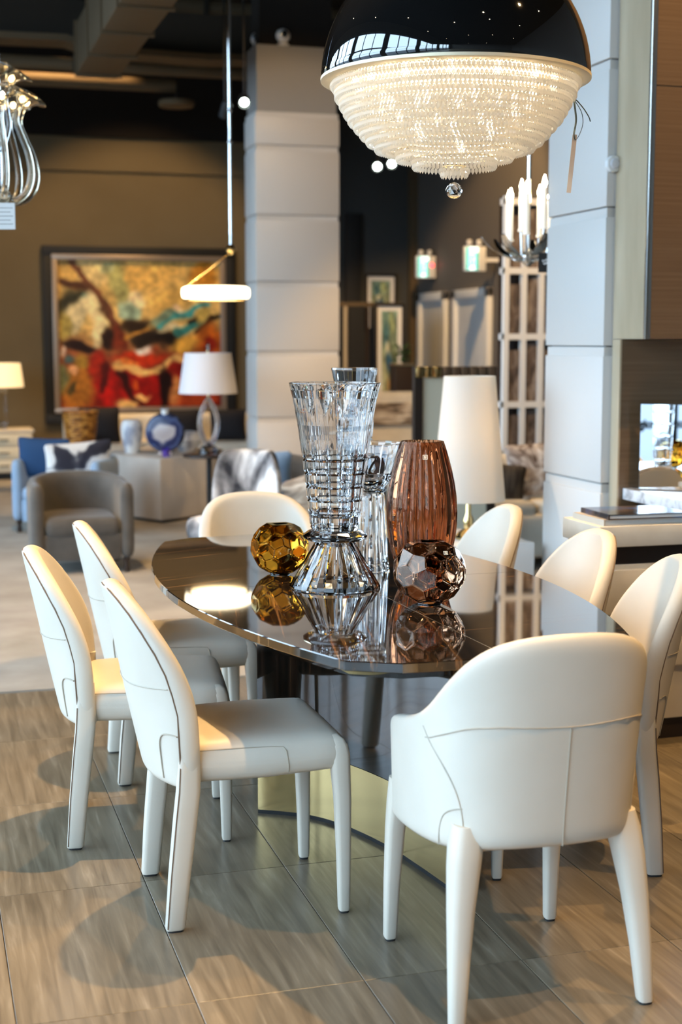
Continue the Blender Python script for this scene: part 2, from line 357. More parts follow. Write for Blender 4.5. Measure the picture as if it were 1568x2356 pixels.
# doors in the right wall
for k, (q0, q1) in enumerate(((14.46, 15.56), (15.80, 16.76))):
    d = struct(thing('door_%d' % (k + 1), ['white framed grey door nearer to the pillar', 'white framed grey door beside the charcoal wall'][k], 'door', (5.998, (q0 + q1) / 2, 0)))
    h = (q1 - q0) / 2
    box('door_leaf', -.02, 0, -h + .1, h - .1, .01, 1.93, M['door'], d, bev=.004)
    for y0, y1 in ((-h, -h + .1), (h - .1, h)): box('jamb', -.06, 0, y0, y1, 0, 2.03, M['trimwhite'], d, bev=.005)
    box('head_trim', -.06, 0, -h, h, 1.93, 2.03, M['trimwhite'], d, bev=.005)
    hd = lathe('handle', [(.012, 0), (.012, .06), (.028, .065), (.028, .09), (.01, .1)], M['steel'], d, n=12, loc=(-.02, -h + .2, 1.0)); hd.rotation_euler = (0, -PI / 2, 0)

# ------------------------------------------------------------------ pillars clad in lacquered panels
def pillar(name, label, p0, p1, q0, q1, joints, step=None, top=None, dark=None):
    c = struct(thing(name, label, 'pillar', ((p0 + p1) / 2, (q0 + q1) / 2, 0))); hx, hy = (p1 - p0) / 2, (q1 - q0) / 2
    box('core', -hx + .02, hx - .02, -hy + .02, hy - .02, 0, top or 5.2, M['lacq_gap'], c)
    zs = [0.0] + joints
    for a, b in zip(zs, zs[1:]):
        s = .035 if step and a >= step - .01 else 0
        box('panel', -hx + s, hx - s, -hy + s, hy - s, a + .003, b - .042, M['lacq'], c, bev=.003)
        box('reveal_strip', -hx + .008 + s, hx - .008 - s, -hy + .008 + s, hy - .008 - s, b - .042, b - .003, M['lacq'], c)
    if top and top < 5: box('shaft', -hx + .05, hx - .05, -hy + .05, hy - .05, top, 5.2, M['wall_dark'], c)
    return c
pillar('pillar', 'white panelled pillar in front of the big painting wall', 2.617, 3.309, 11.219, 11.60, [.29, .835, 1.369, 1.926, 2.452, 2.996, 3.256, 3.768], step=3.25, top=3.768)
pillar('pillar', 'tall white panelled pillar beside the brown wall unit', 2.759, 3.40, 5.445, 6.02, [.27, .849, 1.428, 2.003, 2.60, 3.18, 3.76, 4.4, 5.19])
# ducts and beams under the ceiling
def beam(label, p0, p1, q0, q1, z0, z1, m, lip=True):
    t = struct(thing('ceiling_beam', label, 'beam', (p0, q0, z0)))
    box('web', 0, p1 - p0, 0, q1 - q0, .03, z1 - z0, M['duct_dark'], t)
    if lip: box('flange', 0, p1 - p0, -.06, q1 - q0 + .06, 0, .03, m, t)
# bent I-beam crossing the left of the picture
t = struct(thing('ceiling_beam', 'brown steel beam crossing the dark ceiling at the left', 'beam', (0, 12.1, 0)))
def beamseg(nm, pts, w, h, m):
    v = []; f = []
    for x, z in pts: v += [(x, -w, z), (x, w, z), (x, w, z + h), (x, -w, z + h)]
    for i in range(len(pts) - 1):
        for j in range(4): f.append((i * 4 + j, i * 4 + (j + 1) % 4, (i + 1) * 4 + (j + 1) % 4, (i + 1) * 4 + j))
    f += [(3, 2, 1, 0), tuple(range(len(v) - 4, len(v)))]
    mesh_obj(nm, v, f, m, t)
bp = [(-1.5, 3.815), (1.24, 3.85), (1.48, 3.78), (2.4, 3.76), (2.8, 3.78), (4.3, 3.8)]
beamseg('flange', bp, .16, .05, M['duct']); beamseg('web', [(x, z + .05) for x, z in bp], .03, .34, M['duct_dark'])  # light on the flange put into its brown, lighter than the web
t = struct(thing('air_duct', 'square brown air duct running back under the ceiling', 'duct', (1.45, 8.6, 3.42)))
box('duct_body', -.17, .17, 0, 3.2, .12, .5, M['duct'], t, bev=.01)
for y in (.6, 1.4, 2.2, 3.0): box('duct_collar', -.185, .185, y, y + .04, .1, .52, M['duct'], t)
for k, (q, z, r, p0, p1, lab) in enumerate(((12.4, 3.75, .055, -1.5, 4.2, 'thin brown pipe under the ceiling beam'), (13.0, 3.72, .06, -1.5, 2.3, 'lower brown pipe ending above the hanging disc'), (12.6, 4.32, .07, 1.9, 4.2, 'short brown pipe high above the pillar'))):
    tp = struct(thing('ceiling_pipe', lab, 'pipe', (0, q, z)))
    tube('pipe', [(p0, 0, 0), ((p0 + p1) / 2, 0, 0), (p1, 0, 0)], r, M['duct'], tp, n=12)
    for x in (p0 + .6, (p0 + p1) / 2): box('pipe_clamp', x - .02, x + .02, -r - .01, r + .01, -r - .01, r + .01, M['duct_dark'], tp)
t = thing('ceiling_disc', 'brown flat disc hanging from a rod under the pipes', 'fitting', (2.31, 13.0, 3.56))
lathe('disc', [(.01, .05), (.16, .03), (.165, .0), (.15, -.02), (.01, -.03)], M['duct'], t, n=24); tube('rod', [(0, 0, .04), (0, 0, .8), (0, 0, 1.64)], .012, M['duct_dark'], t)

# ------------------------------------------------------------------ dining chairs
ZR = [.362, .385, .43, .50, .57, .64, .70, .75, .79, .82, .838, .846]
def back_w(z): return itp(z, [(.36, .205), (.40, .216), (.47, .227), (.556, .229), (.641, .223), (.70, .206), (.75, .180), (.79, .147), (.82, .108), (.838, .07), (.846, .03)])
def back_yc(z): return itp(z, [(.36, -.262), (.54, -.302), (.70, -.334), (.85, -.365)])
def back_ye(z): return itp(z, [(.36, -.205), (.47, -.212), (.556, -.215), (.641, -.238), (.714, -.272), (.805, -.328), (.846, -.362)])
def back_pt(u, z): yc, ye = back_yc(z), back_ye(z); return Vector((u * back_w(z), yc + (ye - yc) * abs(u) ** 2.3, z))
def dining_chair():
    t = thing('dining_chair', '', 'chair', group='cream leather dining chairs around the table')
    C = M['cream']; NU = 13; us = [-1 + 2 * i / (NU - 1) for i in range(NU)]; us = [math.sin(u * PI / 2) * .35 + u * .65 for u in us]
    V = []; F = []
    for s in (0, 1):
        for z in ZR:
            for u in us:
                p = back_pt(u, z)
                if s: p = Vector((p.x * .985, p.y + itp(z, [(.36, .058), (.6, .062), (.846, .048)]), p.z))
                V.append(p)
    R = len(ZR); idx = lambda s, i, j: s * R * NU + i * NU + j
    for i in range(R - 1):
        for j in range(NU - 1):
            F.append((idx(0, i, j), idx(0, i, j + 1), idx(0, i + 1, j + 1), idx(0, i + 1, j))); F.append((idx(1, i, j), idx(1, i + 1, j), idx(1, i + 1, j + 1), idx(1, i, j + 1)))
    # rounded rim: a bulged middle ring between the outer and the inner skin
    loop = [(i, 0) for i in range(R)] + [(R - 1, j) for j in range(1, NU)] + [(i, NU - 1) for i in range(R - 2, -1, -1)] + [(0, j) for j in range(NU - 2, 0, -1)]
    mids = []
    for i, j in loop:
        a, b = Vector(V[idx(0, i, j)]), Vector(V[idx(1, i, j)]); z = a.z
        d = Vector((0, 0, -1)) if i == 0 and 0 < j < NU - 1 else Vector((a.x / .2, 0, max(0, (z - .60) / .2) ** 1.3)).normalized()
        mids.append(len(V)); V.append((a + b) / 2 + d * (.006 if i == 0 else .013))
    L_ = len(loop)
    for k in range(L_):
        (i0, j0), (i1, j1) = loop[k], loop[(k + 1) % L_]; m0, m1 = mids[k], mids[(k + 1) % L_]
        F.append((idx(0, i0, j0), idx(0, i1, j1), m1, m0)); F.append((m0, m1, idx(1, i1, j1), idx(1, i0, j0)))
    bk = mesh_obj('backrest', V, F, C, t, smooth=True, sub=2)
    # piping along the outer edge of the back, down both rear legs
    pl = [back_pt(-.985, z) for z in [.40, .45, .5, .55, .6, .65, .70, .75, .79, .82, .838]] + [back_pt(u, .8445) for u in (-.6, 0, .6)] + [back_pt(.985, z) for z in [.838, .82, .79, .75, .70, .65, .6, .55, .5, .45, .40]]
    pl = [p + Vector((0, .004, .001)) for p in pl]
    tube('piping', pl, .0022, M['piping'], bk, n=6)
    sm = [back_pt(-.97 + 1.94 * i / 20, .605 + .012 * abs(-1 + i / 10) ** 2) + Vector((0, -.0005, 0)) for i in range(21)]
    tube('seam', sm, .0014, M['thread'], bk, n=5)
    # seat
    def crown(x, y, z):
        k = 1 - .06 * max(0, -y / .21); x *= k
        if z > 0: z += .016 * (1 - (x / .22) ** 2) * (1 - (y / .22) ** 2)
        if z < 0 : z += .010 * max(0, y / .21) * (-z / .05)
        return (x, y, z)
    st = rbox('seat', (0, .012, .418), (.218, .213, .052), .046, C, t, n=8, fn=crown)
    for sx in (-1, 1):
        f = []
        for i in range(13):
            a = i / 12; f.append((sx * (.2095 - .009 * (1 - a)), -.175 + .215 * a, .0365 - .004 * a ** 4))
        f += [(sx * .2155, .046, .024), (sx * .2186, .05, .0), (sx * .2165, .052, -.018), (sx * .209, .053, -.033)]
        tube('seam', f, .0016, M['thread'], st, n=5)
    # legs
    for sx in (-1, 1):
        LS = [(.195, -.223, .006, .0155, .0225), (.196, -.222, .012, .0175, .0245), (.2005, -.210, .15, .020, .027), (.2035, -.196, .28, .021, .029), (.2045, -.187, .36, .0205, .029), (.2045, -.185, .42, .0195, .0275), (.2045, -.184, .49, .0185, .025)]
        lg = legloft('leg', [(sx * x, y, z, hx, hy) for x, y, z, hx, hy in LS], C, t, e=4)
        legloft('foot_cap', [(sx * .195, -.223, 0, .013, .019), (sx * .195, -.223, .008, .014, .020)], M['cap'], lg)
        tube('piping', [(sx * (x + hx * .86), y - hy * .86, z) for x, y, z, hx, hy in LS[1:6]], .0016, M['piping'], lg, n=5)
        # inverted-U seam where the leg meets the back
        q = []
        for u, z in ((.985, .50), (.90, .502), (.80, .497), (.745, .475), (.73, .43), (.725, .38)): q.append(back_pt(sx * u, z) + Vector((0, -.0008, 0)))
        tube('seam', spline(q, 4), .0018, M['thread'], lg, n=5)
        lf = legloft('leg', [(sx * .198, .212, .006, .013, .013), (sx * .198, .212, .012, .0145, .0145), (sx * .198, .211, .15, .0175, .0175), (sx * .197, .208, .30, .021, .021), (sx * .1955, .2035, .37, .0235, .0235), (sx * .1945, .2015, .415, .0245, .0245), (sx * .1925, .199, .440, .0225, .0225), (sx * .189, .195, .456, .0175, .0175), (sx * .183, .188, .466, .010, .010)], C, t, e=4)
        legloft('foot_cap', [(sx * .198, .212, 0, .0115, .0115), (sx * .198, .212, .008, .0125, .0125)], M['cap'], lf)
    return t
dc = dining_chair()
def face(fx, fy): return math.atan2(fy, fx) - PI / 2
DC = [((.787, 3.545), face(1, 0), 'cream leather dining chair nearest the viewer on the left of the table'),
      ((.635, 4.167), face(.446, -.057), 'leftmost cream leather dining chair, middle one on that side'),
      ((.839, 4.737), face(1, -.043), 'cream leather dining chair farthest back on the left side, before the grey armchair'),
      ((1.711, 3.586), face(-.974, .227), 'cream leather dining chair cut by the right edge of the picture'),
      ((1.735, 4.078), face(-1, 0), 'cream leather dining chair in front of the stacked books on the right'),
      ((1.735, 4.80), face(-1, 0), 'cream leather dining chair below the tall white lamp shade')]
for i, (p, r, lab) in enumerate(DC): place(dc, (p[0], p[1], 0), r, lab, i == 0)

# ------------------------------------------------------------------ armchairs at the two table ends
def arm_chair():
    t = thing('dining_armchair', '', 'armchair', group='cream leather armchairs at the table ends'); C = M['cream']
    # plan path of the outer shell: from the left arm tip round the back to the right arm tip
    half = [(0, -.272), (.07, -.268), (.13, -.252), (.18, -.217), (.212, -.165), (.226, -.10), (.232, -.02), (.234, .06), (.232, .13), (.226, .185), (.215, .212)]
    def topz(i): return [.862, .859, .846, .808, .742, .678, .636, .612, .598, .582, .548][i]
    def botz(i): return [.383, .383, .380, .374, .364, .352, .342, .335, .330, .328, .330][i]
    def lean(i): return [.060, .060, .056, .044, .030, .021, .016, .014, .011, .007, .004][i]   # how far the top stands outside the bottom
    cols = [(-x, y, i) for i, (x, y) in list(enumerate(half))[:0:-1]] + [(x, y, i) for i, (x, y) in enumerate(half)]
    NV = 9; V = []; F = []; N = len(cols)
    nrm = []
    for k in range(N):
        a = Vector(cols[max(k - 1, 0)][:2]); b = Vector(cols[min(k + 1, N - 1)][:2]); d = (b - a).normalized(); nrm.append(Vector((d.y, -d.x)))
    for k in range(N): 
        if nrm[k].dot(Vector(cols[k][:2]) - Vector((0, 0))) < 0: nrm[k] = -nrm[k]
    for s in (0, 1):
        for k, (x, y, i) in enumerate(cols):
            for v in range(NV):
                f = v / (NV - 1); z = botz(i) + (topz(i) - botz(i)) * f
                off = lean(i) * f ** 1.15 - (.052 if s else 0) * (1 if i < 9 else (.8 if i == 9 else .55))
                V.append((x + nrm[k].x * off, y + nrm[k].y * off, z - (.006 if s and v == NV - 1 else 0)))
    id_ = lambda s, k, v: s * N * NV + k * NV + v
    for k in range(N - 1):
        for v in range(NV - 1):
            F.append((id_(0, k, v), id_(0, k + 1, v), id_(0, k + 1, v + 1), id_(0, k, v + 1))); F.append((id_(1, k, v), id_(1, k, v + 1), id_(1, k + 1, v + 1), id_(1, k + 1, v)))
        for v in (0, NV - 1): F.append((id_(0, k, v), id_(0, k + 1, v), id_(1, k + 1, v), id_(1, k, v)))
    for k in (0, N - 1):
        for v in range(NV - 1): F.append((id_(0, k, v), id_(0, k, v + 1), id_(1, k, v + 1), id_(1, k, v)))
    sh = mesh_obj('shell', V, F, C, t, smooth=True, sub=2)
    def sp(c, f, out=-.0004):   # point on the outer shell; c = column index (float)
        k = int(min(max(c, 0), N - 1.001)); w = c - k
        a, b = Vector(V[id_(0, k, 0)]), Vector(V[id_(0, k + 1, 0)]); A, B = Vector(V[id_(0, k, NV - 1)]), Vector(V[id_(0, k + 1, NV - 1)])
        bot, top = a.lerp(b, w), A.lerp(B, w); n2 = nrm[k].lerp(nrm[k + 1], w); i = abs(c - (N - 1) / 2)
        z = bot.z + (top.z - bot.z) * f; o = lean(int(round(min(i, 10)))) * f ** 1.15
        xy = bot + Vector((n2.x, n2.y, 0)) * (itp(i, [(q, lean(q)) for q in range(11)]) * f ** 1.15 + out)
        return Vector((xy.x, xy.y, z))
    mid = (N - 1) / 2
    tube('seam', [sp(mid - 5.2 + 10.4 * i / 30, .575 + .20 * (abs(i - 15) / 15) ** 2) for i in range(31)], .0015, M['thread'], sh, n=5)
    tube('seam', [sp(mid, .02 + .55 * i / 10) for i in range(11)], .0015, M['thread'], sh, n=5)
    for sx in (-1, 1):
        tube('seam', spline([sp(mid + sx * c, f) for c, f in ((5.3, .86), (4.9, .72), (4.2, .52), (3.7, .36), (3.45, .22), (3.35, .02))], 5), .0014, M['thread'], sh, n=5)
        tube('seam', spline([sp(mid + sx * c, f) for c, f in ((3.42, .24), (3.9, .245), (4.35, .22), (4.6, .14), (4.7, .03))], 4), .0014, M['thread'], sh, n=5)
        # rear leg splays out, front leg is straight
        lg = legloft('leg', [(sx * .222, -.238, .006, .0165, .0165), (sx * .221, -.237, .012, .018, .018), (sx * .214, -.226, .13, .023, .023), (sx * .204, -.210, .25, .029, .029), (sx * .193, -.196, .34, .035, .035), (sx * .185, -.186, .39, .037, .037), (sx * .178, -.178, .43, .034, .034)], C, t, e=3.0)
        legloft('foot_cap', [(sx * .222, -.238, 0, .014, .014), (sx * .222, -.238, .008, .0155, .0155)], M['cap'], lg)
        lf = legloft('leg', [(sx * .212, .236, .006, .0135, .0135), (sx * .212, .236, .012, .0155, .0155), (sx * .210, .230, .15, .0185, .0185), (sx * .206, .218, .29, .0225, .0225), (sx * .203, .205, .36, .0255, .0255), (sx * .200, .195, .42, .026, .026)], C, t, e=4)
        legloft('foot_cap', [(sx * .212, .236, 0, .012, .012), (sx * .212, .236, .008, .013, .013)], M['cap'], lf)
    def crown(x, y, z):
        if z > 0: z += .016 * (1 - (x / .2) ** 2) * (1 - (y / .22) ** 2)
        return (x, y, z)
    rbox('seat', (0, .0, .42), (.182, .215, .055), .035, C, t, n=8, fn=crown)
    return t
ac = arm_chair()
place(ac, (1.27, 2.915, 0), 0, 'cream leather armchair with its back to the viewer, nearest of all', True)
place(ac, (1.255, 5.21, 0), PI, 'cream leather armchair at the far end of the dark table')

# ------------------------------------------------------------------ dining table
tb = thing('dining_table', 'glossy dark ebony boat-shaped dining table on a brass base', 'table', (1.215, 3.98, 0), math.radians(2))
def outline():
    pts = []
    for i in range(41):
        y = -1.0 + 2.0 * i / 40; pts.append((.552 - .19 * y * y, y))
    pts += [(.25, 1.066), (.12, 1.074), (0, 1.076), (-.12, 1.074), (-.25, 1.066)]
    pts += [(-x, y) for x, y in pts[:41][::-1]] + [(-.25, -1.066), (-.12, -1.074), (0, -1.076), (.12, -1.074), (.25, -1.066)]
    return pts
OUT = outline()
def panel(sx, sy, m):
    g = .0011
    q = [(x, y) for x, y in OUT if x * sx >= -1e-6 and y * sy >= -1e-6]
    q = sorted(q, key=lambda p: math.atan2(abs(p[1]), abs(p[0])))
    def lev(s, z, base): return [(sx * max(abs(x) * s - (0 if abs(x) > 1e-6 else 0), g), sy * max(abs(y) * (1 - (1 - s) * .6), g), z) for x, y in q] + [(sx * g, sy * g, z)]
    rings = [lev(.90, .694, 0), lev(.9985, .722, 0), lev(1, .7235, 0), lev(1, .7425, 0), lev(.997, .745, 0)]
    v, f = rings_mesh(rings); return mesh_obj('top_panel', v, f, m, tb, auto=18)
panel(-1, -1, M['eb1']); panel(1, -1, M['eb2']); panel(-1, 1, M['eb3']); panel(1, 1, M['eb4'])
box('inlay_line', -.0011, .0011, -1.074, 1.074, .72, .7446, M['inlay'], tb); box('inlay_line', -.55, .55, -.0011, .0011, .72, .7446, M['inlay'], tb)
def cpanel(sg, th, z0, z1, nm, m):
    mid = spline([Vector((sg * x, sg * y, 0)) for x, y in ((.075, -.625), (.052, -.42), (.02, -.22), (-.045, -.02), (-.125, .10), (-.245, .185))], 10)
    v = []; f = []; N = len(mid)
    for i, p in enumerate(mid):
        d = (mid[min(i + 1, N - 1)] - mid[max(i - 1, 0)]).normalized(); nn = Vector((-d.y, d.x, 0)) * sg
        a, b = p, p - nn * th * sg
        v += [(a.x, a.y, z0), (b.x, b.y, z0), (b.x, b.y, z1), (a.x, a.y, z1)]
    for i in range(N - 1):
        for j in range(4): f.append((i * 4 + j, i * 4 + (j + 1) % 4, (i + 1) * 4 + (j + 1) % 4, (i + 1) * 4 + j))
    f += [(3, 2, 1, 0), tuple(range(len(v) - 4, len(v)))]
    return mesh_obj(nm, v, f, m, tb, auto=30)
for sg in (1, -1):
    cpanel(sg, .03, .205, .693, 'base_panel', M['ebv']); cpanel(sg, .03, .012, .203, 'brass_plinth', M['brass'])
    cpanel(sg, .022, 0, .012, 'foot_strip', M['black'])

# ------------------------------------------------------------------ glass on the table
TZ = .745
def facet_solid(name, outer, inner, n, m, parent, groove=0, sub=1, rz=0, alt=0):
    """hollow cut-glass body. outer: (r, z[, groove flag]) from bottom to top, inner: (r, z) from top to bottom (open at top)"""
    rings = []; dA = 2 * PI / n
    def angs(w):
        out_ = []
        for k in range(n):
            a = dA * k
            if groove: out_ += [(a, groove, k), (a + w * dA, 0, k), (a + (w + (1 - 2 * w) * .33) * dA, 0, k), (a + (w + (1 - 2 * w) * .67) * dA, 0, k), (a + (1 - w) * dA, 0, k)]
            else: out_ += [(a, 0, k)]
        return out_
    for o in outer:
        r, z = o[0], o[1]; g = o[2] if len(o) > 2 else 1; w = o[3] if len(o) > 3 else .13
        rings.append([((r - gr * g - (alt if k % 2 else 0)) * math.cos(a), (r - gr * g - (alt if k % 2 else 0)) * math.sin(a), z) for a, gr, k in angs(w)])
    for r, z in inner: rings.append([(r * math.cos(a), r * math.sin(a), z) for a, gr, k in angs(.13)])
    v, f = rings_mesh(rings); return mesh_obj(name, v, f, m, parent, rz=rz)
def mono(parent, c, s, out, m, rz):
    """small square frame with two strokes, etched maker's mark"""
    bm = bmesh.new(); w = s * .09
    for x0, x1, z0, z1 in ((-.5, .5, .5 - .09, .5), (-.5, .5, -.5, -.5 + .09), (-.5, -.41, -.5, .5), (.41, .5, -.5, .5), (-.25, -.13, -.3, .3), (-.25, .1, .2, .3), (-.25, 0, -.02, .08), (.13, .25, -.3, .3), (-.1, .25, -.3, -.2), (0, .25, -.08, .02)):
        bmbox(bm, x0 * s, x1 * s, -.0003, .0003, z0 * s, z1 * s)
    o = bm_obj('etched_mark', bm, m, parent, c, rz); o.rotation_euler = (out, 0, rz); return o
CAMDIR = math.radians(-16.5)
# tall crystal vase at the front
cv = thing('crystal_vase', 'clear cut-crystal vase with square facets on a ribbed cone foot', 'vase', (1.137, 3.90, TZ))
co = [(.131, 0), (.1325, .004), (.128, .012), (.060, .128), (.056, .133)]
facet_solid('foot', co, [(.046, .1325), (.05, .120), (.115, .012), (.119, .001)], 30, M['crystal'], cv, alt=.0028)
facet_solid('collar', [(.062, .1340), (.080, .137), (.094, .147), (.094, .153), (.076, .164), (.066, .1665)], [], 14, M['crystal'], cv)
uo = [(.066, .1672), (.071, .176)]
nb = 5; zb = .180; hb = .0385
for k in range(nb):
    r = .0725 + .0044 * k; z0 = zb + k * hb
    uo += [(r - .0035, z0, 1), (r, z0 + .006), (r + .0022, z0 + hb - .006), (r - .0012, z0 + hb - .0005, 1)]
uo += [(.0945, .3755), (.0955, .388, .8, .16), (.098, .405, .25, .08), (.101, .425, 0, .13), (.107, .470, 0), (.113, .505, .05, .04), (.1165, .522, .8, .17), (.121, .545, 1.5, .28), (.1265, .567, 1.4, .26), (.1295, .581, .4, .12), (.1310, .5865, 0), (.1305, .5885, 0)]
ui = [(.1272, .5885), (.121, .57), (.108, .51), (.094, .43), (.085, .37), (.068, .22), (.060, .205), (.002, .2035)]
facet_solid('bowl', uo, ui, 14, M['crystal'], cv, groove=.0035, rz=.15)
mono(cv, (-.02, -.0745, .262), .017, .05, M['etch'], -.28)
# fluted bowl on a tall ribbed foot, behind
fb = thing('crystal_compote', 'clear fluted crystal bowl on a tall ribbed foot with a black ribbon inside', 'vase', (1.322, 4.155, TZ))
facet_solid('foot', [(.063, 0), (.064, .004), (.060, .03), (.048, .235), (.044, .243)], [(.034, .243), (.036, .23), (.048, .02), (.050, .001)], 26, M['crystal'], fb, alt=.003)
facet_solid('collar', [(.044, .2436), (.053, .247), (.053, .255), (.046, .259)], [], 26, M['crystal'], fb)
facet_solid('bowl', [(.046, .2596), (.056, .266), (.066, .28), (.075, .31), (.088, .355), (.101, .392), (.103, .396)], [(.0985, .396), (.096, .39), (.082, .352), (.067, .305), (.056, .285), (.002, .278)], 26, M['crystal'], fb, alt=.0022)
rb = spline([(-.035, .0, .30), (-.02, -.01, .335), (.0, -.012, .352), (.02, -.008, .34), (.03, .0, .31), (.012, .004, .296), (-.005, 0, .305), (.004, -.006, .33), (.022, -.012, .352), (.034, -.01, .33), (.03, -.01, .302)], 8)
rr = tube('ribbon', rb, (.006, .0012), M['blackfab'], None, n=6); rr.location = (1.322, 4.155, TZ)
tag(rr, 'curled black ribbon lying in the fluted crystal bowl', 'ribbon')
# tall tiered vase at the back
tv = thing('tiered_crystal_vase', 'tallest clear crystal vase of stacked flared tiers behind the others', 'vase', (1.345, 4.39, TZ))
tz = [0, .07, .135, .20, .265, .33, .395, .46, .525, .565, .62]; prof = []
for k in range(len(tz) - 1):
    r0 = .043 + .0026 * k; r1 = r0 + .0042
    if k == len(tz) - 2: r0, r1 = .0645, .0745
    prof += [(r0 - .003, tz[k] + .0005), (r0, tz[k] + .005), (r1, tz[k + 1] - .006), (r1 - .003, tz[k + 1] - .0015)]
prof[-1] = (.0735, .62)
facet_solid('body', prof, [(.0685, .62), (.062, .575), (.056, .5), (.046, .25), (.036, .05), (.002, .035)], 16, M['crystal'], tv)
# ribbed brown vase
rv = thing('ribbed_vase', 'tall plum-brown glass vase with vertical ribs', 'vase', (1.415, 3.935, TZ))
def ribprof(zz): return itp(zz, [(0, .056), (.01, .062), (.05, .079), (.10, .095), (.15, .1035), (.19, .106), (.24, .104), (.29, .097), (.34, .086), (.38, .074), (.405, .066), (.412, .063)])
nrib = 26; rg = []
zs_ = [.0, .006, .02, .05, .09, .13, .17, .21, .25, .29, .33, .36, .385, .40, .410, .4135]
for z in zs_:
    R_ = ribprof(z); amp = itp(z, [(0, 0), (.03, .004), (.2, .0055), (.36, .0045), (.40, .0015), (.413, 0)])
    rg.append([((R_ - amp * (.5 - .5 * abs(math.cos(nrib * a / 2))) * 2) * math.cos(a), (R_ - amp * (.5 - .5 * abs(math.cos(nrib * a / 2))) * 2) * math.sin(a), z) for a in [2 * PI * j / (nrib * 6) for j in range(nrib * 6)]])
for r_, z in [(.0575, .4135), (.059, .40), (.066, .38), (.089, .29), (.096, .19), (.085, .09), (.06, .03), (.03, .02), (.002, .019)]:
    rg.append([(r_ * math.cos(a), r_ * math.sin(a), z) for a in [2 * PI * j / (nrib * 6) for j in range(nrib * 6)]])
v, f = rings_mesh(rg); mesh_obj('body', v, f, M['plumglass'], rv, auto=28)
mo = mono(rv, (-.018, -.0745, .372), .014, 0, M['etch'], CAMDIR); mo.rotation_euler = (-.42, 0, CAMDIR)
# faceted globe vases
def globe(name, label, loc, R, m, spin, mark=False):
    t = thing(name, label, 'vase', loc)
    bm = bmesh.new(); bmesh.ops.create_icosphere(bm, subdivisions=2, radius=1)
    # dual: one flat hexagon (or pentagon) per icosphere vertex
    me = bpy.data.meshes.new('x'); verts = []; fid = {}
    for fc in bm.faces: fid[fc.index] = len(verts); verts.append(fc.calc_center_median().normalized())
    faces = []
    bm.verts.ensure_lookup_table()
    for v in bm.verts:
        nn = v.co.normalized(); ref = (verts[fid[v.link_faces[0].index]] - nn).normalized(); bi = nn.cross(ref)
        fs = sorted(v.link_faces, key=lambda q: math.atan2((verts[fid[q.index]] - nn).dot(bi), (verts[fid[q.index]] - nn).dot(ref)))
        faces.append([fid[q.index] for q in fs])
    bm.free()
    rot = Matrix.Rotation(spin, 3, 'Z') @ Matrix.Rotation(math.radians(9), 3, 'X'); verts = [rot @ v * R * 1.02 for v in verts]
    zt, zbm = R * .82, -R * .86
    def hull(k, cuts):
        h = bmesh.new(); vv = [h.verts.new((v.x * k, v.y * k, v.z * .93 * k)) for v in verts]
        for fc in faces: h.faces.new([vv[i] for i in fc])
        bmesh.ops.bevel(h, geom=h.edges[:], offset=.0016, segments=1, affect='EDGES', clamp_overlap=True)
        for z, sgn in cuts: bmesh.ops.bisect_plane(h, geom=h.verts[:] + h.edges[:] + h.faces[:], plane_co=(0, 0, z), plane_no=(0, 0, sgn), clear_outer=True, dist=1e-6)
        return h
    b2 = hull(1.0, ((zt, 1), (zbm, -1)))
    eb = [e for e in b2.edges if e.is_boundary and all(abs(v.co.z - zbm) < 1e-4 for v in e.verts)]; bmesh.ops.contextual_create(b2, geom=eb)
    hi = hull(.925, ((zt, 1), (zbm * .93, -1)))
    eb = [e for e in hi.edges if e.is_boundary and all(abs(v.co.z - zbm * .93) < 1e-4 for v in e.verts)]; bmesh.ops.contextual_create(hi, geom=eb)
    tmp = bpy.data.meshes.new('tmp'); hi.to_mesh(tmp); hi.free(); b2.from_mesh(tmp); bpy.data.meshes.remove(tmp)
    et = [e for e in b2.edges if e.is_boundary]
    bmesh.ops.bridge_loops(b2, edges=et)
    b2.transform(Matrix.Translation((0, 0, -zbm + .004)))
    bm_obj('body', b2, m, t)
    lathe('foot_ring', [(R * .30, 0), (R * .34, .001), (R * .34, .0036), (R * .30, .0038)], M['crystal'], t, n=28)
    if mark:
        mo = mono(t, (R * .17, -R * .80, R * 1.50), .011, 0, M['etch'], CAMDIR); mo.rotation_euler = (-.72, 0, CAMDIR * .3)
    return t
globe('globe_vase', 'round amber glass vase of hexagon facets in front of the far armchair', (1.040, 4.165, TZ), .0895, M['amber'], .5)
globe('globe_vase', 'round brown glass vase of hexagon facets in front of the ribbed vase', (1.308, 3.575, TZ), .0985, M['brownglass'], .15, True)

# ------------------------------------------------------------------ crystal dome chandelier
CX, CQ, CZ, CR = 1.417, 3.70, 2.149, .362
ch = thing('dome_chandelier', 'black dome chandelier with glowing tiers of crystal beads', 'chandelier', (CX, CQ, CZ))
out = [(CR * math.cos(a), CR * math.sin(a)) for a in [PI / 2 * k / 24 for k in range(25)]]; out[-1] = (.012, CR)
dm = lathe('dome', [(CR - .004, -.003)] + out, M['blackgloss'], ch, n=96, cap=False, auto=60)
inn = [((CR - .006) * math.cos(a), (CR - .006) * math.sin(a)) for a in [PI / 2 * k / 20 for k in range(21)]]; inn[-1] = (.01, CR - .006)
lathe('dome_lining', [(CR - .004, -.003)] + inn, M['gold'], ch, n=96, cap=False, auto=60)
lathe('rim', [(CR + .001, -.004), (CR + .001, .004), (CR - .008, .006), (CR - .03, -.004), (CR - .03, -.008), (CR - .006, -.006)], M['rimgold'], ch, n=96, cap=False, closed=True, auto=40)
tube('stem', [(0, 0, CR - .01), (0, 0, 1.5), (0, 0, 5.2 - CZ)], .013, M['blackgloss'], ch, n=12)
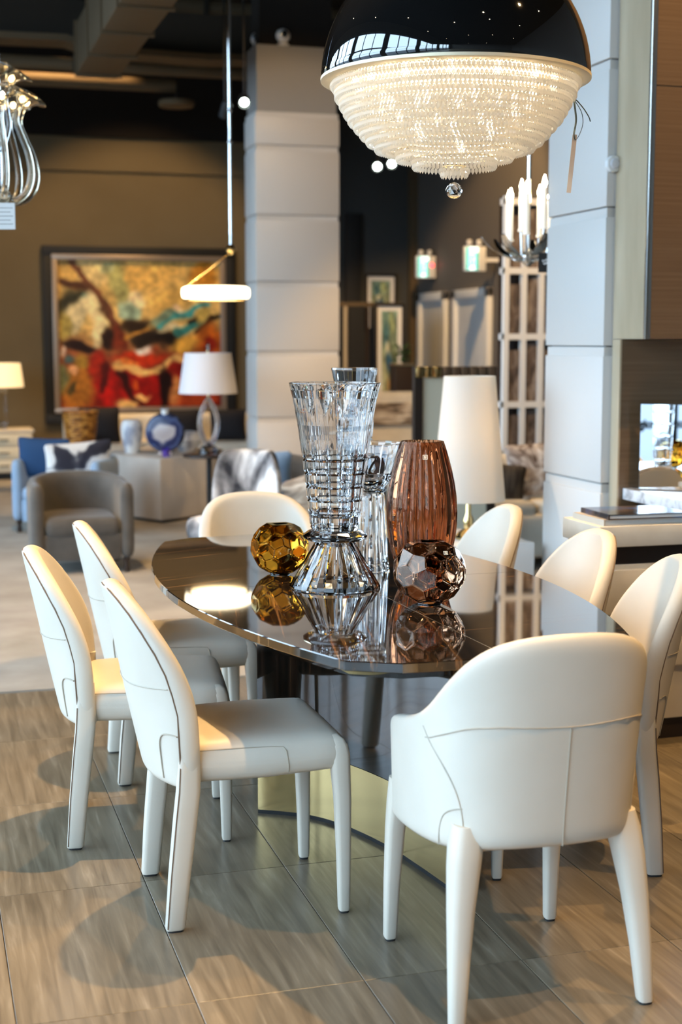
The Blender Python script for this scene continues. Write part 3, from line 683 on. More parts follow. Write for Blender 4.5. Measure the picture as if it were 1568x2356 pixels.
M['bead'] = bpy.data.materials.new('crystal_bead'); M['bead'].use_nodes = True; n, l = nt(M['bead']); n.clear()
o_ = n.new('ShaderNodeOutputMaterial'); g_ = n.new('ShaderNodeBsdfGlass'); g_.inputs['IOR'].default_value = 1.5; g_.inputs['Roughness'].default_value = .05
tl_ = n.new('ShaderNodeBsdfTranslucent'); tl_.inputs['Color'].default_value = (1, .95, .86, 1); m1 = n.new('ShaderNodeMixShader'); m1.inputs[0].default_value = .62
l.new(g_.outputs[0], m1.inputs[1]); l.new(tl_.outputs[0], m1.inputs[2]); em_ = n.new('ShaderNodeEmission'); em_.inputs[0].default_value = (1, .92, .78, 1); em_.inputs[1].default_value = .05; ad_ = n.new('ShaderNodeAddShader')  # faint emission added to the beads, imitating bulb light passing through
l.new(m1.outputs[0], ad_.inputs[0]); l.new(em_.outputs[0], ad_.inputs[1]); l.new(ad_.outputs[0], o_.inputs['Surface'])
M['wire'] = mat('bead_ring', (.75, .62, .38), .35, 1)
def bead(V, F, c, ax, ay, az, hw, hh):
    i = len(V)
    for dx, dy, dz in ((1, 0, .3), (0, 1, .3), (-1, 0, .3), (0, -1, .3), (1, 0, -.3), (0, 1, -.3), (-1, 0, -.3), (0, -1, -.3)):
        V.append((c[0] + (ax[0] * dx + ay[0] * dy) * hw, c[1] + (ax[1] * dx + ay[1] * dy) * hw, c[2] + dz * hh))
    V.append((c[0], c[1], c[2] + hh)); V.append((c[0], c[1], c[2] - hh))
    for k in range(4):
        k2 = (k + 1) % 4; F.append((i + k, i + k2, i + 8)); F.append((i + k2, i + k, i + 4 + k, i + 4 + k2)); F.append((i + 4 + k2, i + 4 + k, i + 9))
NT = 13
for k in range(NT):
    u = k / (NT - 1); z = -.002 - .222 * u ** .80 - .024 * u ** 4
    r = itp(z, [(-.25, .026), (-.243, .058), (-.222, .125), (-.188, .190), (-.145, .244), (-.09, .292), (-.03, .325), (0, .336)])
    V = []; F = []; nbd = max(10, int(2 * PI * r / .0118)); rows = 3 if k < 9 else 2
    for j in range(nbd):
        for w in range(rows):
            a = 2 * PI * (j + .5 * (w % 2)) / nbd + k * .7; rr_ = r - .0012 * w; ca, sa = math.cos(a), math.sin(a)
            bead(V, F, (rr_ * ca, rr_ * sa, z + .010 - .0125 * w), (ca, sa), (-sa, ca), None, .0052, .0078 if w < rows - 1 else .0105)
    o = mesh_obj('crystal_tier', V, F, M['bead'], ch); o['kind'] = 'stuff'
    lathe('tier_ring', [(r - .010, z + .0185), (r - .004, z + .0185), (r - .004, z + .021), (r - .010, z + .021)], M['wire'], ch, n=64, cap=False, closed=True, smooth=False)
bm = bmesh.new(); bmesh.ops.create_icosphere(bm, subdivisions=2, radius=.0232); bb = bm_obj('pendant_ball', bm, M['crystal'], ch, (0, 0, -.292))
M['bulb'] = emis('bulb_warm', (1.0, .85, .62), 300)
for R_, z_, nn in ((.27, -.012, 14), (.20, -.075, 10), (.11, -.135, 6), (.02, -.175, 1)):
    for k in range(nn):
        a = 2 * PI * k / nn + R_; lathe('bulb', [(.003, -.018), (.009, -.01), (.011, 0), (.009, .010), (.005, .018)], M['bulb'], ch, n=8, loc=(R_ * math.cos(a), R_ * math.sin(a), z_))
# tag on a dark ribbon
tg = thing('price_tag', 'long narrow price tag on dark green ribbon hanging from the dome chandelier', 'tag', (1.735, 3.60, 1.975))
M['ribbon'] = mat('ribbon_green', (.01, .025, .022), .5)
tube('ribbon', spline([(-.012, 0, .12), (.006, -.005, .09), (.012, -.004, .06), (.004, 0, .03), (-.008, 0, .015), (-.012, 0, .03), (-.005, .003, .07), (-.012, 0, .12), (.01, 0, .105), (.03, 0, .08), (.036, 0, .066)], 8), (.0035, .0008), M['ribbon'], tg, n=6)
lb = box('tag_card', -.006, .006, -.0006, .0006, -.125, .03, mat('tag_card', (.42, .34, .27), .5), tg, loc=(-.012, 0, 0)); lb.rotation_euler = (0, .09, CAMDIR)

# ------------------------------------------------------------------ right-hand wall unit, shelf, mirror
wu = thing('wall_unit', 'tall brown veneer wall unit with taupe side panel and steel edge', 'wall unit', (2.797, 5.155, 0))
box('upper_body', .008, 1.7, .008, .282, 1.459, 5.19, M['silk'], wu, bev=.002); box('upper_front', .02, 1.7, 0, .008, 1.459, 2.445, M['silk'], wu); box('upper_front', .02, 1.7, 0, .008, 2.45, 5.19, M['silk'], wu)
box('side_panel', 0, .008, .018, .282, 1.459, 5.19, M['taupe'], wu); box('edge_trim', -.002, .02, -.002, .018, 1.459, 5.19, M['steel'], wu, bev=.001)
box('lower_body', .008, 1.7, .211, .282, 0, 1.457, M['silk'], wu); box('side_panel', 0, .008, .211, .282, 0, 1.457, M['taupe'], wu)
sh_ = thing('marble_shelf', 'white marble slab shelf running along the wall unit', 'shelf', (2.82, 5.362, .79))
box('slab', 0, 1.4, -1.1, 0, 0, .048, M['marble'], sh_, bev=.004); box('support', .06, 1.38, -1.04, -.02, -.785, -.002, M['darkwood'], sh_)
mn = Vector((-.371, -.929)); mn = Vector((mn.x * math.cos(math.radians(-16.5)) - mn.y * math.sin(math.radians(-16.5)), mn.x * math.sin(math.radians(-16.5)) + mn.y * math.cos(math.radians(-16.5))))
mn = Vector((-.371 * .9588 - .929 * .284, .371 * .284 - .929 * .9588))     # room axes
mr_ = thing('mirror_panel', 'frameless bright mirror panel angled on the marble shelf', 'mirror', (2.862, 5.305, .841), math.atan2(mn.y, mn.x) + PI / 2 - .128)
box('mirror_glass', .003, .52, .003, .006, .0, .35, M['mirror'], mr_); box('backing', 0, .523, .006, .018, .0, .353, M['black'], mr_)
cb = thing('console_cabinet', 'cream lacquer console with open drawer under stacked books', 'cabinet', (2.29, 4.50, 0))
box('carcass', 0, .5, .03, .30, .08, .655, M['offwhite'], cb, bev=.004); box('top', -.006, .506, 0, .306, .725, .80, M['offwhite'], cb, bev=.004); box('niche', .012, .49, .05, .29, .655, .725, M['darkwood'], cb)  # solid dark block put in for the shade inside the opening
box('drawer_front', .01, .49, .012, .03, .48, .64, M['offwhite'], cb, bev=.003); box('drawer_front', .01, .49, .012, .03, .28, .46, M['offwhite'], cb, bev=.003); box('plinth', .02, .48, .05, .29, 0, .08, M['darkwood'], cb)
def book(label, loc, w, d, h, cov, rz):
    t = thing('book', label, 'book', loc, rz, 'books on the cream console')
    box('pages', .004, w - .004, .004, d - .004, .003, h - .003, M['paper'], t); box('cover', 0, w, 0, d, h - .003, h, cov, t); box('cover', 0, w, 0, d, 0, .003, cov, t); box('spine', -.002, .003, 0, d, 0, h, cov, t)
M['cover1'] = noisemat('book_cover_blue', [(.4, (.02, .02, .025)), (.5, (.10, .07, .06)), (.62, (.03, .10, .30))], scale=(5, 5, 5), rough=.15, detail=2)
M['cover2'] = mat('book_cover_cream', (.66, .58, .47), .5); M['cover3'] = mat('book_cover_grey', (.55, .55, .56), .5)
book('thick pale book under the dark picture book', (2.31, 4.52, .80), .34, .24, .022, M['cover2'], .02)
book('large picture book with dark blue glossy cover on top', (2.325, 4.515, .8225), .31, .235, .018, M['cover1'], -.03)
ms = thing('motion_sensor', 'white octagonal alarm sensor fixed on the tall white pillar', 'sensor', (2.779, 5.444, 2.175))
def octp(r): return [(r * math.cos(PI / 8 + k * PI / 4), r * math.sin(PI / 8 + k * PI / 4)) for k in range(8)]
s1 = prism('housing', octp(.036), 0, .03, M['white'], ms, bev=.006); s1.rotation_euler = (PI / 2, 0, 0)
s2 = lathe('lens', [(.022, .03), (.018, .036), (.004, .038)], M['shade_white'], ms, n=16); s2.rotation_euler = (PI / 2, 0, 0)

# ------------------------------------------------------------------ big painting
def srgb(c): return tuple((x / 255 / 12.92) if x / 255 <= .04045 else ((x / 255 + .055) / 1.055) ** 2.4 for x in c)
def paint(name, p0, p1, z0, z1, q, nx, nz, elems, base, parent, loc, seed=1, noise=.10):
    import numpy as np
    rng = np.random.RandomState(seed)
    X, Y = np.meshgrid(np.linspace(125, 1330, nx), np.linspace(150, 1215, nz))
    def nz_(s):
        g = rng.rand(int(1065 / s) + 3, int(1205 / s) + 3); gx = (X - 125) / s; gy = (Y - 150) / s; ix = gx.astype(int); iy = gy.astype(int); fx = gx - ix; fy = gy - iy
        fx = fx * fx * (3 - 2 * fx); fy = fy * fy * (3 - 2 * fy)
        return (g[iy, ix] * (1 - fx) + g[iy, ix + 1] * fx) * (1 - fy) + (g[iy + 1, ix] * (1 - fx) + g[iy + 1, ix + 1] * fx) * fy - .5
    wx, wy = nz_(120) * 60 + nz_(45) * 26, nz_(120) * 60 + nz_(45) * 26
    U, Vv = X + wx, Y + wy
    img = base(U, Vv)
    for e in elems:
        col = np.array(e[-1], float); 
        if e[0] == 'b':
            _, cx, cy, rx, ry, an, _c = e; a = math.radians(an); dx, dy = U - cx, Vv - cy
            d = np.sqrt(((dx * math.cos(a) + dy * math.sin(a)) / rx) ** 2 + ((-dx * math.sin(a) + dy * math.cos(a)) / ry) ** 2); w = 1 / (1 + np.exp((d - 1) * 9))
        else:
            _, pts, wd, _c = e; best = np.full(X.shape, 1e9)
            for (ax, ay), (bx, by) in zip(pts, pts[1:]):
                vx, vy = bx - ax, by - ay; tt = np.clip(((U - ax) * vx + (Vv - ay) * vy) / (vx * vx + vy * vy + 1e-9), 0, 1); best = np.minimum(best, np.hypot(U - ax - tt * vx, Vv - ay - tt * vy))
            w = 1 / (1 + np.exp((best / wd - 1) * 7))
        img = img * (1 - w[..., None]) + col * w[..., None]
    img = np.clip(img * 1.10 * (1 + noise * 3.2 * nz_(60)[..., None] + noise * 3 * nz_(22)[..., None]), 0, 255) / 255
    lin = np.where(img <= .04045, img / 12.92, ((img + .055) / 1.055) ** 2.4)
    v = []; f = []
    for j in range(nz):
        for i in range(nx): v.append((p0 + (p1 - p0) * i / (nx - 1), q, z1 - (z1 - z0) * j / (nz - 1)))
    for j in range(nz - 1):
        for i in range(nx - 1): f.append((j * nx + i, (j + 1) * nx + i, (j + 1) * nx + i + 1, j * nx + i + 1))
    me = bpy.data.meshes.new(name); me.from_pydata(v, [], f); ca = me.color_attributes.new('Col', 'FLOAT_COLOR', 'POINT')
    rgba = np.concatenate([lin.reshape(-1, 3), np.ones((nx * nz, 1))], 1).astype(np.float32); ca.data.foreach_set('color', rgba.ravel())
    m = mat('paint_' + name, (.5, .5, .5), .35); n, l = nt(m); at = n.new('ShaderNodeVertexColor'); at.layer_name = 'Col'; l.new(at.outputs[0], n['Principled BSDF'].inputs['Base Color'])
    return link(name, me, m, parent, loc)
def base1(U, V):
    import numpy as np
    t = np.clip((V - 640) / 300, 0, 1)[..., None]; return np.array([204, 170, 102.]) * (1 - t) + np.array([112, 26, 12.]) * t
EL = [('b', 400, 240, 150, 100, 20, (205, 184, 128)), ('b', 800, 250, 250, 110, -8, (208, 168, 92)), ('b', 680, 420, 70, 55, 0, (228, 206, 160)), ('b', 950, 420, 170, 80, -20, (204, 164, 88)), ('b', 560, 320, 60, 150, -15, (158, 156, 98)),
      ('b', 480, 215, 45, 60, 0, (166, 172, 128)), ('b', 640, 500, 75, 60, 30, (146, 170, 146)), ('b', 1220, 260, 95, 110, 0, (192, 128, 42)), ('b', 190, 230, 55, 60, 0, (196, 160, 90)), ('b', 240, 470, 115, 110, 0, (44, 44, 30)), ('b', 310, 420, 30, 34, 0, (54, 112, 112)),
      ('l', [(180, 320), (300, 330), (400, 420), (520, 600), (600, 760)], 34, (72, 42, 26)), ('l', [(360, 430), (250, 560), (200, 640)], 62, (204, 190, 146)), ('l', [(385, 450), (420, 600), (412, 780)], 40, (216, 200, 150)), ('b', 165, 620, 55, 120, 0, (160, 142, 72)),
      ('b', 290, 770, 135, 42, 4, (30, 12, 8)), ('b', 165, 805, 18, 30, 0, (222, 192, 170)), ('l', [(230, 180), (330, 290), (450, 450), (560, 640), (610, 790)], 24, (98, 60, 40)), ('b', 560, 700, 60, 110, -25, (110, 42, 22)), ('b', 490, 700, 40, 90, -20, (40, 20, 12)),
      ('b', 690, 610, 115, 60, 0, (46, 31, 18)), ('b', 800, 705, 145, 85, 0, (34, 24, 17)), ('b', 960, 720, 85, 42, 0, (28, 20, 12)), ('l', [(620, 710), (690, 645), (800, 600)], 16, (176, 124, 54)), ('l', [(860, 610), (1000, 565), (1120, 490), (1210, 455)], 22, (62, 142, 142)),
      ('b', 900, 560, 110, 30, -15, (120, 140, 116)), ('b', 940, 640, 95, 26, -10, (202, 190, 150)), ('l', [(1000, 680), (1100, 610), (1200, 560)], 24, (50, 116, 112)), ('l', [(1080, 585), (1160, 545)], 18, (15, 18, 14)), ('l', [(1130, 660), (1230, 585), (1325, 525)], 18, (24, 20, 12)),
      ('b', 1190, 540, 60, 40, -30, (184, 160, 84)), ('b', 1240, 720, 100, 130, 0, (168, 84, 24)), ('b', 1240, 765, 48, 50, 0, (112, 26, 12)), ('b', 1050, 760, 110, 66, -15, (194, 146, 60)), ('b', 1020, 500, 26, 32, 0, (222, 192, 150)),
      ('b', 745, 800, 52, 28, 0, (236, 218, 204)), ('b', 740, 850, 190, 40, 0, (192, 52, 20)), ('b', 600, 1060, 270, 170, 0, (142, 14, 9)), ('b', 480, 1100, 62, 115, 0, (168, 18, 12)), ('b', 420, 880, 52, 120, 8, (150, 34, 16)),
      ('l', [(560, 950), (640, 1080), (700, 1190)], 28, (48, 6, 5)), ('l', [(470, 900), (440, 1100)], 26, (70, 8, 6)), ('b', 800, 1060, 110, 120, 0, (136, 14, 10)), ('l', [(540, 895), (640, 925), (780, 955), (900, 925), (1030, 870)], 30, (218, 172, 102)), ('b', 640, 885, 62, 26, 0, (224, 122, 52)),
      ('b', 705, 1035, 28, 28, 0, (204, 82, 26)), ('b', 740, 1128, 45, 34, 0, (222, 172, 104)), ('b', 605, 1185, 82, 40, 0, (216, 176, 106)), ('b', 890, 1090, 40, 170, 0, (24, 6, 5)), ('b', 990, 1105, 66, 105, 0, (202, 132, 72)), ('b', 1150, 1150, 150, 80, 0, (152, 56, 24)), ('b', 1010, 960, 60, 60, 0, (130, 20, 12)),
      ('b', 250, 1060, 115, 165, 0, (156, 100, 34)), ('b', 160, 1010, 42, 130, 0, (104, 110, 74)), ('b', 235, 945, 34, 50, 0, (226, 168, 122)), ('b', 310, 880, 60, 60, 0, (150, 116, 44)), ('b', 215, 855, 40, 26, 0, (70, 96, 96)), ('b', 230, 1090, 20, 50, 20, (70, 60, 30))]
pt = thing('framed_painting', 'large abstract painting in red and ochre with black and silver frame', 'painting', (1.46, 16.395, .58))
def frame4(nm, x0, x1, z0, z1, w, y0, y1, m, par, bev=.004):
    box(nm, x0, x1, y0, y1, z1 - w, z1, m, par, bev); box(nm, x0, x1, y0, y1, z0, z0 + w, m, par, bev); box(nm, x0, x0 + w, y0, y1, z0 + w, z1 - w, m, par, bev); box(nm, x1 - w, x1, y0, y1, z0 + w, z1 - w, m, par, bev)
frame4('outer_frame', -.09, 2.10, -.065, 1.93, .115, -.07, 0, M['black'], pt); frame4('inner_frame', .012, 1.985, .06, 1.835, .06, -.095, -.02, mat('frame_silver', (.40, .33, .27), .35, .6), pt)
paint('canvas', .07, 1.93, .115, 1.78, -.03, 170, 150, EL, base1, pt, (0, 0, 0)); box('backing', .05, 1.95, -.022, 0, .1, 1.8, M['black'], pt)

# ------------------------------------------------------------------ far-left dresser, lamp, basket, sofa
ds = thing('dresser', 'cream dresser of wide drawers against the far wall', 'dresser', (.55, 15.2, 0))
box('carcass', -1.2, .585, .02, .52, .08, .50, M['offwhite'], ds, bev=.006); box('top', -1.22, .6, 0, .53, .50, .53, M['offwhite'], ds, bev=.005); box('plinth', -1.15, .55, .05, .5, 0, .08, M['black'], ds)
for k in range(3):
    for x0, x1 in ((-1.19, -.62), (-.6, -.02), (0, .575)):
        dr = box('drawer', x0, x1, -.002, .02, .095 + .135 * k, .095 + .135 * k + .122, M['drawer'], ds, bev=.004); box('knob', (x0 + x1) / 2 - .05, (x0 + x1) / 2 + .05, -.02, -.002, .15 + .135 * k, .162 + .135 * k, M['brass'], dr)
M['shade_lit'] = mat('lampshade_lit', (.85, .72, .50), .8, emit=(1.0, .74, .40), estr=.9)
lp = thing('table_lamp', 'clear block lamp with glowing cream drum shade on the dresser', 'lamp', (.79, 15.45, .53))
box('base', -.09, .09, -.06, .06, 0, .05, M['clearglass'], lp, bev=.005); frame4('glass_frame', -.11, .11, .05, .42, .03, -.03, .03, M['clearglass'], lp)
lathe('shade', [(.27, .44), (.285, .44), (.255, .69), (.245, .69), (.265, .45)], M['shade_lit'], lp, n=32, cap=False, closed=False); tube('stem', [(0, 0, .42), (0, 0, .55), (0, 0, .7)], .008, M['brass'], lp)
bs = thing('basket_vase', 'tall amber woven basket vase standing before the painting', 'vase', (1.41, 13.14, .0))
nb_ = 34; rg = []
for k in range(41):
    z = .30 + .52 * k / 40; rr_ = itp(z, [(.30, .085), (.45, .115), (.7, .145), (.82, .16)]) + .006 * (k % 2); rg.append([(rr_ * math.cos(2 * PI * j / nb_) * (1 + .02 * (j % 2)), rr_ * math.sin(2 * PI * j / nb_) * (1 + .02 * (j % 2)), z) for j in range(nb_)])
rg.append([(.1 * math.cos(2 * PI * j / nb_), .1 * math.sin(2 * PI * j / nb_), .55) for j in range(nb_)])
v, f = rings_mesh(rg); mesh_obj('woven_body', v, f, M['wicker'], bs); lathe('stand', [(.1, 0), (.11, .02), (.05, .05), (.04, .27), (.1, .30)], M['darkwood'], bs, n=20)
def pillow(name, label, c, s, m, rot, group=None):
    def pf(x, y, z):
        ex, ez = abs(x) / s[0], abs(z) / s[2]; k = max(0.08, (1 - ex ** 2.6) * (1 - ez ** 2.6)) ** .5
        return (x * (1 - .07 * (1 - ez ** 2) * ex), y * k, z * (1 - .07 * (1 - ex ** 2) * ez))
    o = rbox(name, c, s, s[1] * .6, m, None, n=9, fn=pf); o.rotation_euler = rot; tag(o, label, 'cushion', group); return o
sf = thing('sofa', 'long cream sofa below the big painting', 'sofa', (2.45, 14.3, 0))
rbox('base', (0, 0, .21), (1.05, .42, .13), .04, M['offwhite'], sf, n=4); rbox('backrest', (0, .36, .44), (1.05, .10, .27), .06, M['offwhite'], sf, n=5)
for x in (-.68, 0, .68): rbox('seat_cushion', (x, -.04, .385), (.33, .36, .06), .045, M['offwhite'], sf, n=4)
for x in (-.98, .98): rbox('arm', (x, -.02, .32), (.07, .42, .25), .05, M['offwhite'], sf, n=4)
for x in (-.95, .95):
    for y in (-.36, .36): legloft('leg', [(x, y, 0, .02, .02), (x, y, .09, .028, .028)], M['darkwood'], sf)
pillow('cushion', 'black cushion on the cream sofa beside the amber basket', (1.72, 14.28, .62), (.21, .07, .19), M['blackfab'], (-.25, 0, 0), 'black cushions on the cream sofa')
pillow('cushion', 'small black cushion on the cream sofa behind the glass lamp', (2.56, 14.28, .60), (.19, .07, .17), M['blackfab'], (-.25, 0, .1), 'black cushions on the cream sofa')
pillow('cushion', 'black cushion at the right end of the cream sofa', (3.02, 14.25, .60), (.19, .07, .17), M['blackfab'], (-.25, 0, -.1), 'black cushions on the cream sofa')
# angular leather console block with things on it
ot = thing('leather_block', 'low angular grey leather block table behind the grey armchair', 'table', (1.816, 11.174, 0))
prism('body', [(0, 0), (.43, .30), (.70, .92), (.10, 1.42), (-.38, .72)], .03, .525, M['stone'], ot, bev=.012); prism('plinth', [(.02, .05), (.40, .32), (.65, .90), (.10, 1.36), (-.33, .71)], 0, .03, M['black'], ot)
wv = thing('white_vase', 'white marbled ceramic vase on the grey block', 'vase', (1.69, 11.82, .525))
lathe('body', [(.055, 0), (.06, .01), (.085, .12), (.092, .2), (.085, .25), (.066, .275), (.06, .275), (.075, .25), (.05, .02)], M['porcelain'], wv, n=28)
n, l = nt(M['agate']); b_ = n['Principled BSDF']; mp = coords(n, l, (1, 1, 1)); gr = n.new('ShaderNodeTexNoise'); gr.inputs['Scale'].default_value = 9; gr.inputs['Detail'].default_value = 5
vl = n.new('ShaderNodeVectorMath'); vl.operation = 'LENGTH'; l.new(mp.outputs[0], vl.inputs[0]); ma = n.new('ShaderNodeMath'); ma.operation = 'MULTIPLY_ADD'; ma.inputs[1].default_value = .12; l.new(mp.outputs[0], gr.inputs['Vector']); l.new(gr.outputs['Fac'], ma.inputs[0]); l.new(vl.outputs['Value'], ma.inputs[2])
r_ = ramp(n, [(.10, (.42, .36, .35)), (.145, (.48, .43, .42)), (.16, (.05, .06, .14)), (.185, (.015, .02, .07)), (.205, (.07, .10, .22)), (.225, (.012, .014, .03))]); l.new(ma.outputs[0], r_.inputs[0]); l.new(r_.outputs[0], b_.inputs['Base Color'])
ag = thing('agate_disc', 'round blue agate disc vase with pale centre on the grey block', 'vase', (1.92, 11.53, .525), CAMDIR)
d_ = lathe('disc', [(.01, -.045), (.10, -.042), (.15, -.028), (.162, 0), (.15, .028), (.10, .042), (.01, .045)], M['agate'], ag, n=40, loc=(0, 0, .185)); d_.rotation_euler = (PI / 2, 0, 0)
box('foot', -.06, .06, -.035, .035, 0, .03, M['agate'], ag, bev=.008); lathe('neck', [(.03, .33), (.028, .365), (.04, .38), (.03, .38), (.02, .35)], M['porcelain'], ag, n=20)
bl = thing('marble_shell', 'white marbled sculptural bowl beside the blue agate disc', 'bowl', (2.16, 11.88, .525))
lathe('body', [(.06, 0), (.09, .03), (.13, .10), (.11, .16), (.07, .17), (.1, .1), (.05, .02)], M['porcelain'], bl, n=26, rz=.3)
gc = thing('glass_candle', 'small purple tinted glass votive on the grey block', 'votive', (1.89, 11.33, .525)); lathe('cup', [(.026, 0), (.03, .004), (.034, .075), (.028, .075), (.024, .012)], glass('glass_violet', (.75, .65, 1)), gc, n=16); lathe('candle', [(.02, .014), (.021, .05), (.004, .055)], M['porcelain'], gc, n=14)

# pedestal table and glass lamp
pd_ = thing('pedestal_table', 'small round black pedestal table under the glass lamp', 'side table', (2.10, 10.62, 0))
lathe('top', [(.19, .575), (.2, .58), (.2, .596), (.195, .6), (.005, .6)], M['darkwood'], pd_, n=36); lathe('stem', [(.02, .02), (.02, .3), (.02, .575)], M['black'], pd_, n=14); lathe('base', [(.13, 0), (.13, .01), (.05, .022), (.02, .024)], M['black'], pd_, n=28)
gl_ = thing('glass_table_lamp', 'glass table lamp with white drum shade on the pedestal table', 'lamp', (2.10, 10.62, .6))
lathe('foot', [(.075, 0), (.08, .006), (.075, .03), (.05, .06), (.01, .07)], M['clearglass'], gl_, n=24)
for s in (1, -1): tube('glass_loop', spline([(0, 0, .06), (s * .05, 0, .14), (s * .068, .0, .24), (s * .045, 0, .34), (0, 0, .42)], 8), lambda u: .022 - .006 * u, M['clearglass'], gl_, n=12)
tube('stem', [(0, 0, .42), (0, 0, .5), (0, 0, .79)], .008, M['gold'], gl_); lathe('finial', [(.006, .775), (.014, .79), (.010, .81), (.014, .82), (.003, .84)], M['chrome'], gl_, n=12)
lathe('shade', [(.222, .458), (.176, .762), (.172, .762), (.218, .462)], M['shade_white'], gl_, n=40, cap=False, closed=True)
# grey velvet barrel armchair
def barrel(name, label, loc, rz, m, w, d, hb, ha, sh, cast=True):
    t = thing(name, label, 'armchair', loc, rz); hx = w / 2; V = []; F = []; N = 25; NV = 6; th = .085
    path = []
    for k in range(N):
        a = -PI * .5 + PI * 0 ; u = -1 + 2 * k / (N - 1)
        if abs(u) > .55: s = (abs(u) - .55) / .45; x = math.copysign(hx, u); y = -d * .05 + s * d * .5
        else: ph = u / .55 * PI / 2; x = hx * math.sin(ph); y = -d * .05 - (d * .45) * math.cos(ph)
        path.append((x, y, abs(u)))
    for s in (0, 1):
        for x, y, u in path:
            top = ha + (hb - ha) * max(0, 1 - (u / .62) ** 2) if u < .62 else ha
            for v in range(NV):
                z = .09 + (top - .09) * v / (NV - 1); k = 1 - (th / hx if s else 0); ky = 1 - (th / (d * .5) if s else 0)
                V.append((x * k, (y * ky if y < 0 else y), z))
    idx = lambda s, k, v: s * N * NV + k * NV + v
    for k in range(N - 1):
        for v in range(NV - 1): F += [(idx(0, k, v), idx(0, k + 1, v), idx(0, k + 1, v + 1), idx(0, k, v + 1)), (idx(1, k, v), idx(1, k, v + 1), idx(1, k + 1, v + 1), idx(1, k + 1, v))]
        for v in (0, NV - 1): F.append((idx(0, k, v), idx(0, k + 1, v), idx(1, k + 1, v), idx(1, k, v)))
    for k in (0, N - 1):
        for v in range(NV - 1): F.append((idx(0, k, v), idx(0, k, v + 1), idx(1, k, v + 1), idx(1, k, v)))
    mesh_obj('shell', V, F, m, t, smooth=True, sub=1)
    rbox('seat_cushion', (0, .015, sh - .06), (hx - th - .005, d * .43, .06), .045, m, t, n=5); box('front_rail', -hx + th, hx - th, d * .36, d * .42, .09, sh - .1, m, t, bev=.012)
    for sx in (-1, 1):
        for y in (-d * .36, d * .38): legloft('leg', [(sx * (hx - .05), y, 0, .014, .014), (sx * (hx - .05), y, .03, .022, .022), (sx * (hx - .05), y, .06, .014, .014), (sx * (hx - .05), y, .10, .024, .024)], M['darkwood'], t)
    return t
barrel('barrel_armchair', 'grey velvet barrel armchair on dark turned feet facing the viewer', (.955, 9.14, 0), PI, M['velvet'], .64, .66, .615, .575, .36)
barrel('barrel_armchair', 'blue velvet armchair half hidden behind the grey armchair', (1.10, 11.0, 0), PI * .82, M['bluevel'], .74, .62, .60, .57, .36)
pillow('cushion', 'black and white cowhide cushion on the blue armchair', (1.14, 10.80, .55), (.26, .06, .155), M['cow'], (-.2, .06, PI + .12))
pillow('cushion', 'navy blue cushion at the left of the cowhide one', (.90, 10.98, .57), (.2, .055, .16), M['navy'], (-.2, -.05, PI - .25))
# fur chair, brown tub chair and cushions behind the far table end
barrel('tub_chair', 'brown tub chair with curved back before the white pillar', (2.22, 9.15, 0), PI * .9, M['velvet'], .72, .66, .70, .60, .38)
pillow('cushion', 'pale blue cushion in the brown tub chair', (2.16, 9.12, .58), (.2, .06, .16), M['bluevel'], (-.25, 0, PI - .3))
fc = thing('fur_chair', 'small chair upholstered in black and white fur', 'chair', (1.80, 8.22, 0), PI * .80)
def furback(x, y, z): return (x * (1 - .25 * max(0, z / .24) ** 2), y - .10 * (z + .2) + .10 * (x / .22) ** 2, z)
rbox('backrest', (0, -.2, .56), (.22, .05, .24), .045, M['fur'], fc, n=6, fn=furback); rbox('seat', (0, .04, .36), (.23, .23, .07), .05, M['fur'], fc, n=5)
for sx in (-.18, .18):
    for y in (-.16, .22): legloft('leg', [(sx, y, 0, .012, .012), (sx, y, .3, .02, .02)], M['darkwood'], fc)
pillow('cushion', 'brown and cream long fur cushion beside the fur chair', (2.24, 8.06, .57), (.20, .09, .13), M['furb'], (-.4, .35, PI - .3))
st_ = thing('ottoman', 'round white upholstered ottoman under the fur cushion', 'ottoman', (2.34, 8.05, 0)); lathe('body', [(.25, .02), (.27, .05), (.27, .35), (.25, .39), (.02, .40)], M['offwhite'], st_, n=32); lathe('plinth', [(.22, 0), (.22, .02)], M['black'], st_, n=28)

# ------------------------------------------------------------------ lamps and ceiling fittings in view
M['ringlight'] = emis('ring_light', (1.0, .84, .56), 5.0)
rp = thing('ring_pendant', 'glowing drum ring pendant hanging on a thin rod before the painting', 'pendant lamp', (1.905, 9.343, 1.725))
lathe('light_ring', [(.20, .0), (.222, .012), (.226, .04), (.222, .07), (.20, .082), (.19, .07), (.188, .012)], M['ringlight'], rp, n=48, cap=False, closed=True)
lathe('brass_ring', [(.19, -.006), (.215, -.006), (.215, .001), (.19, .001)], M['brass'], rp, n=48, cap=False, closed=True)
lathe('brass_knob', [(.008, .29), (.03, .31), (.036, .33), (.02, .35), (.01, .36)], M['brass'], rp, n=18, loc=(.105, 0, 0)); tube('stem', [(.105, 0, .35), (.105, 0, 1.5), (.105, 0, 3.475)], .011, M['chrome'], rp, n=10)
for z in (.66, .86): lathe('stem_joint', [(.012, -.012), (.017, -.006), (.017, .006), (.012, .012)], M['chrome'], rp, n=12, loc=(.105, 0, .36 + z))
for p_ in ((-.2, 0),): tube('stay', [(.105, 0, .31), ((.105 + p_[0]) / 2, p_[1] / 2, .19), (p_[0], p_[1], .075)], .005, M['brass'], rp, n=8)
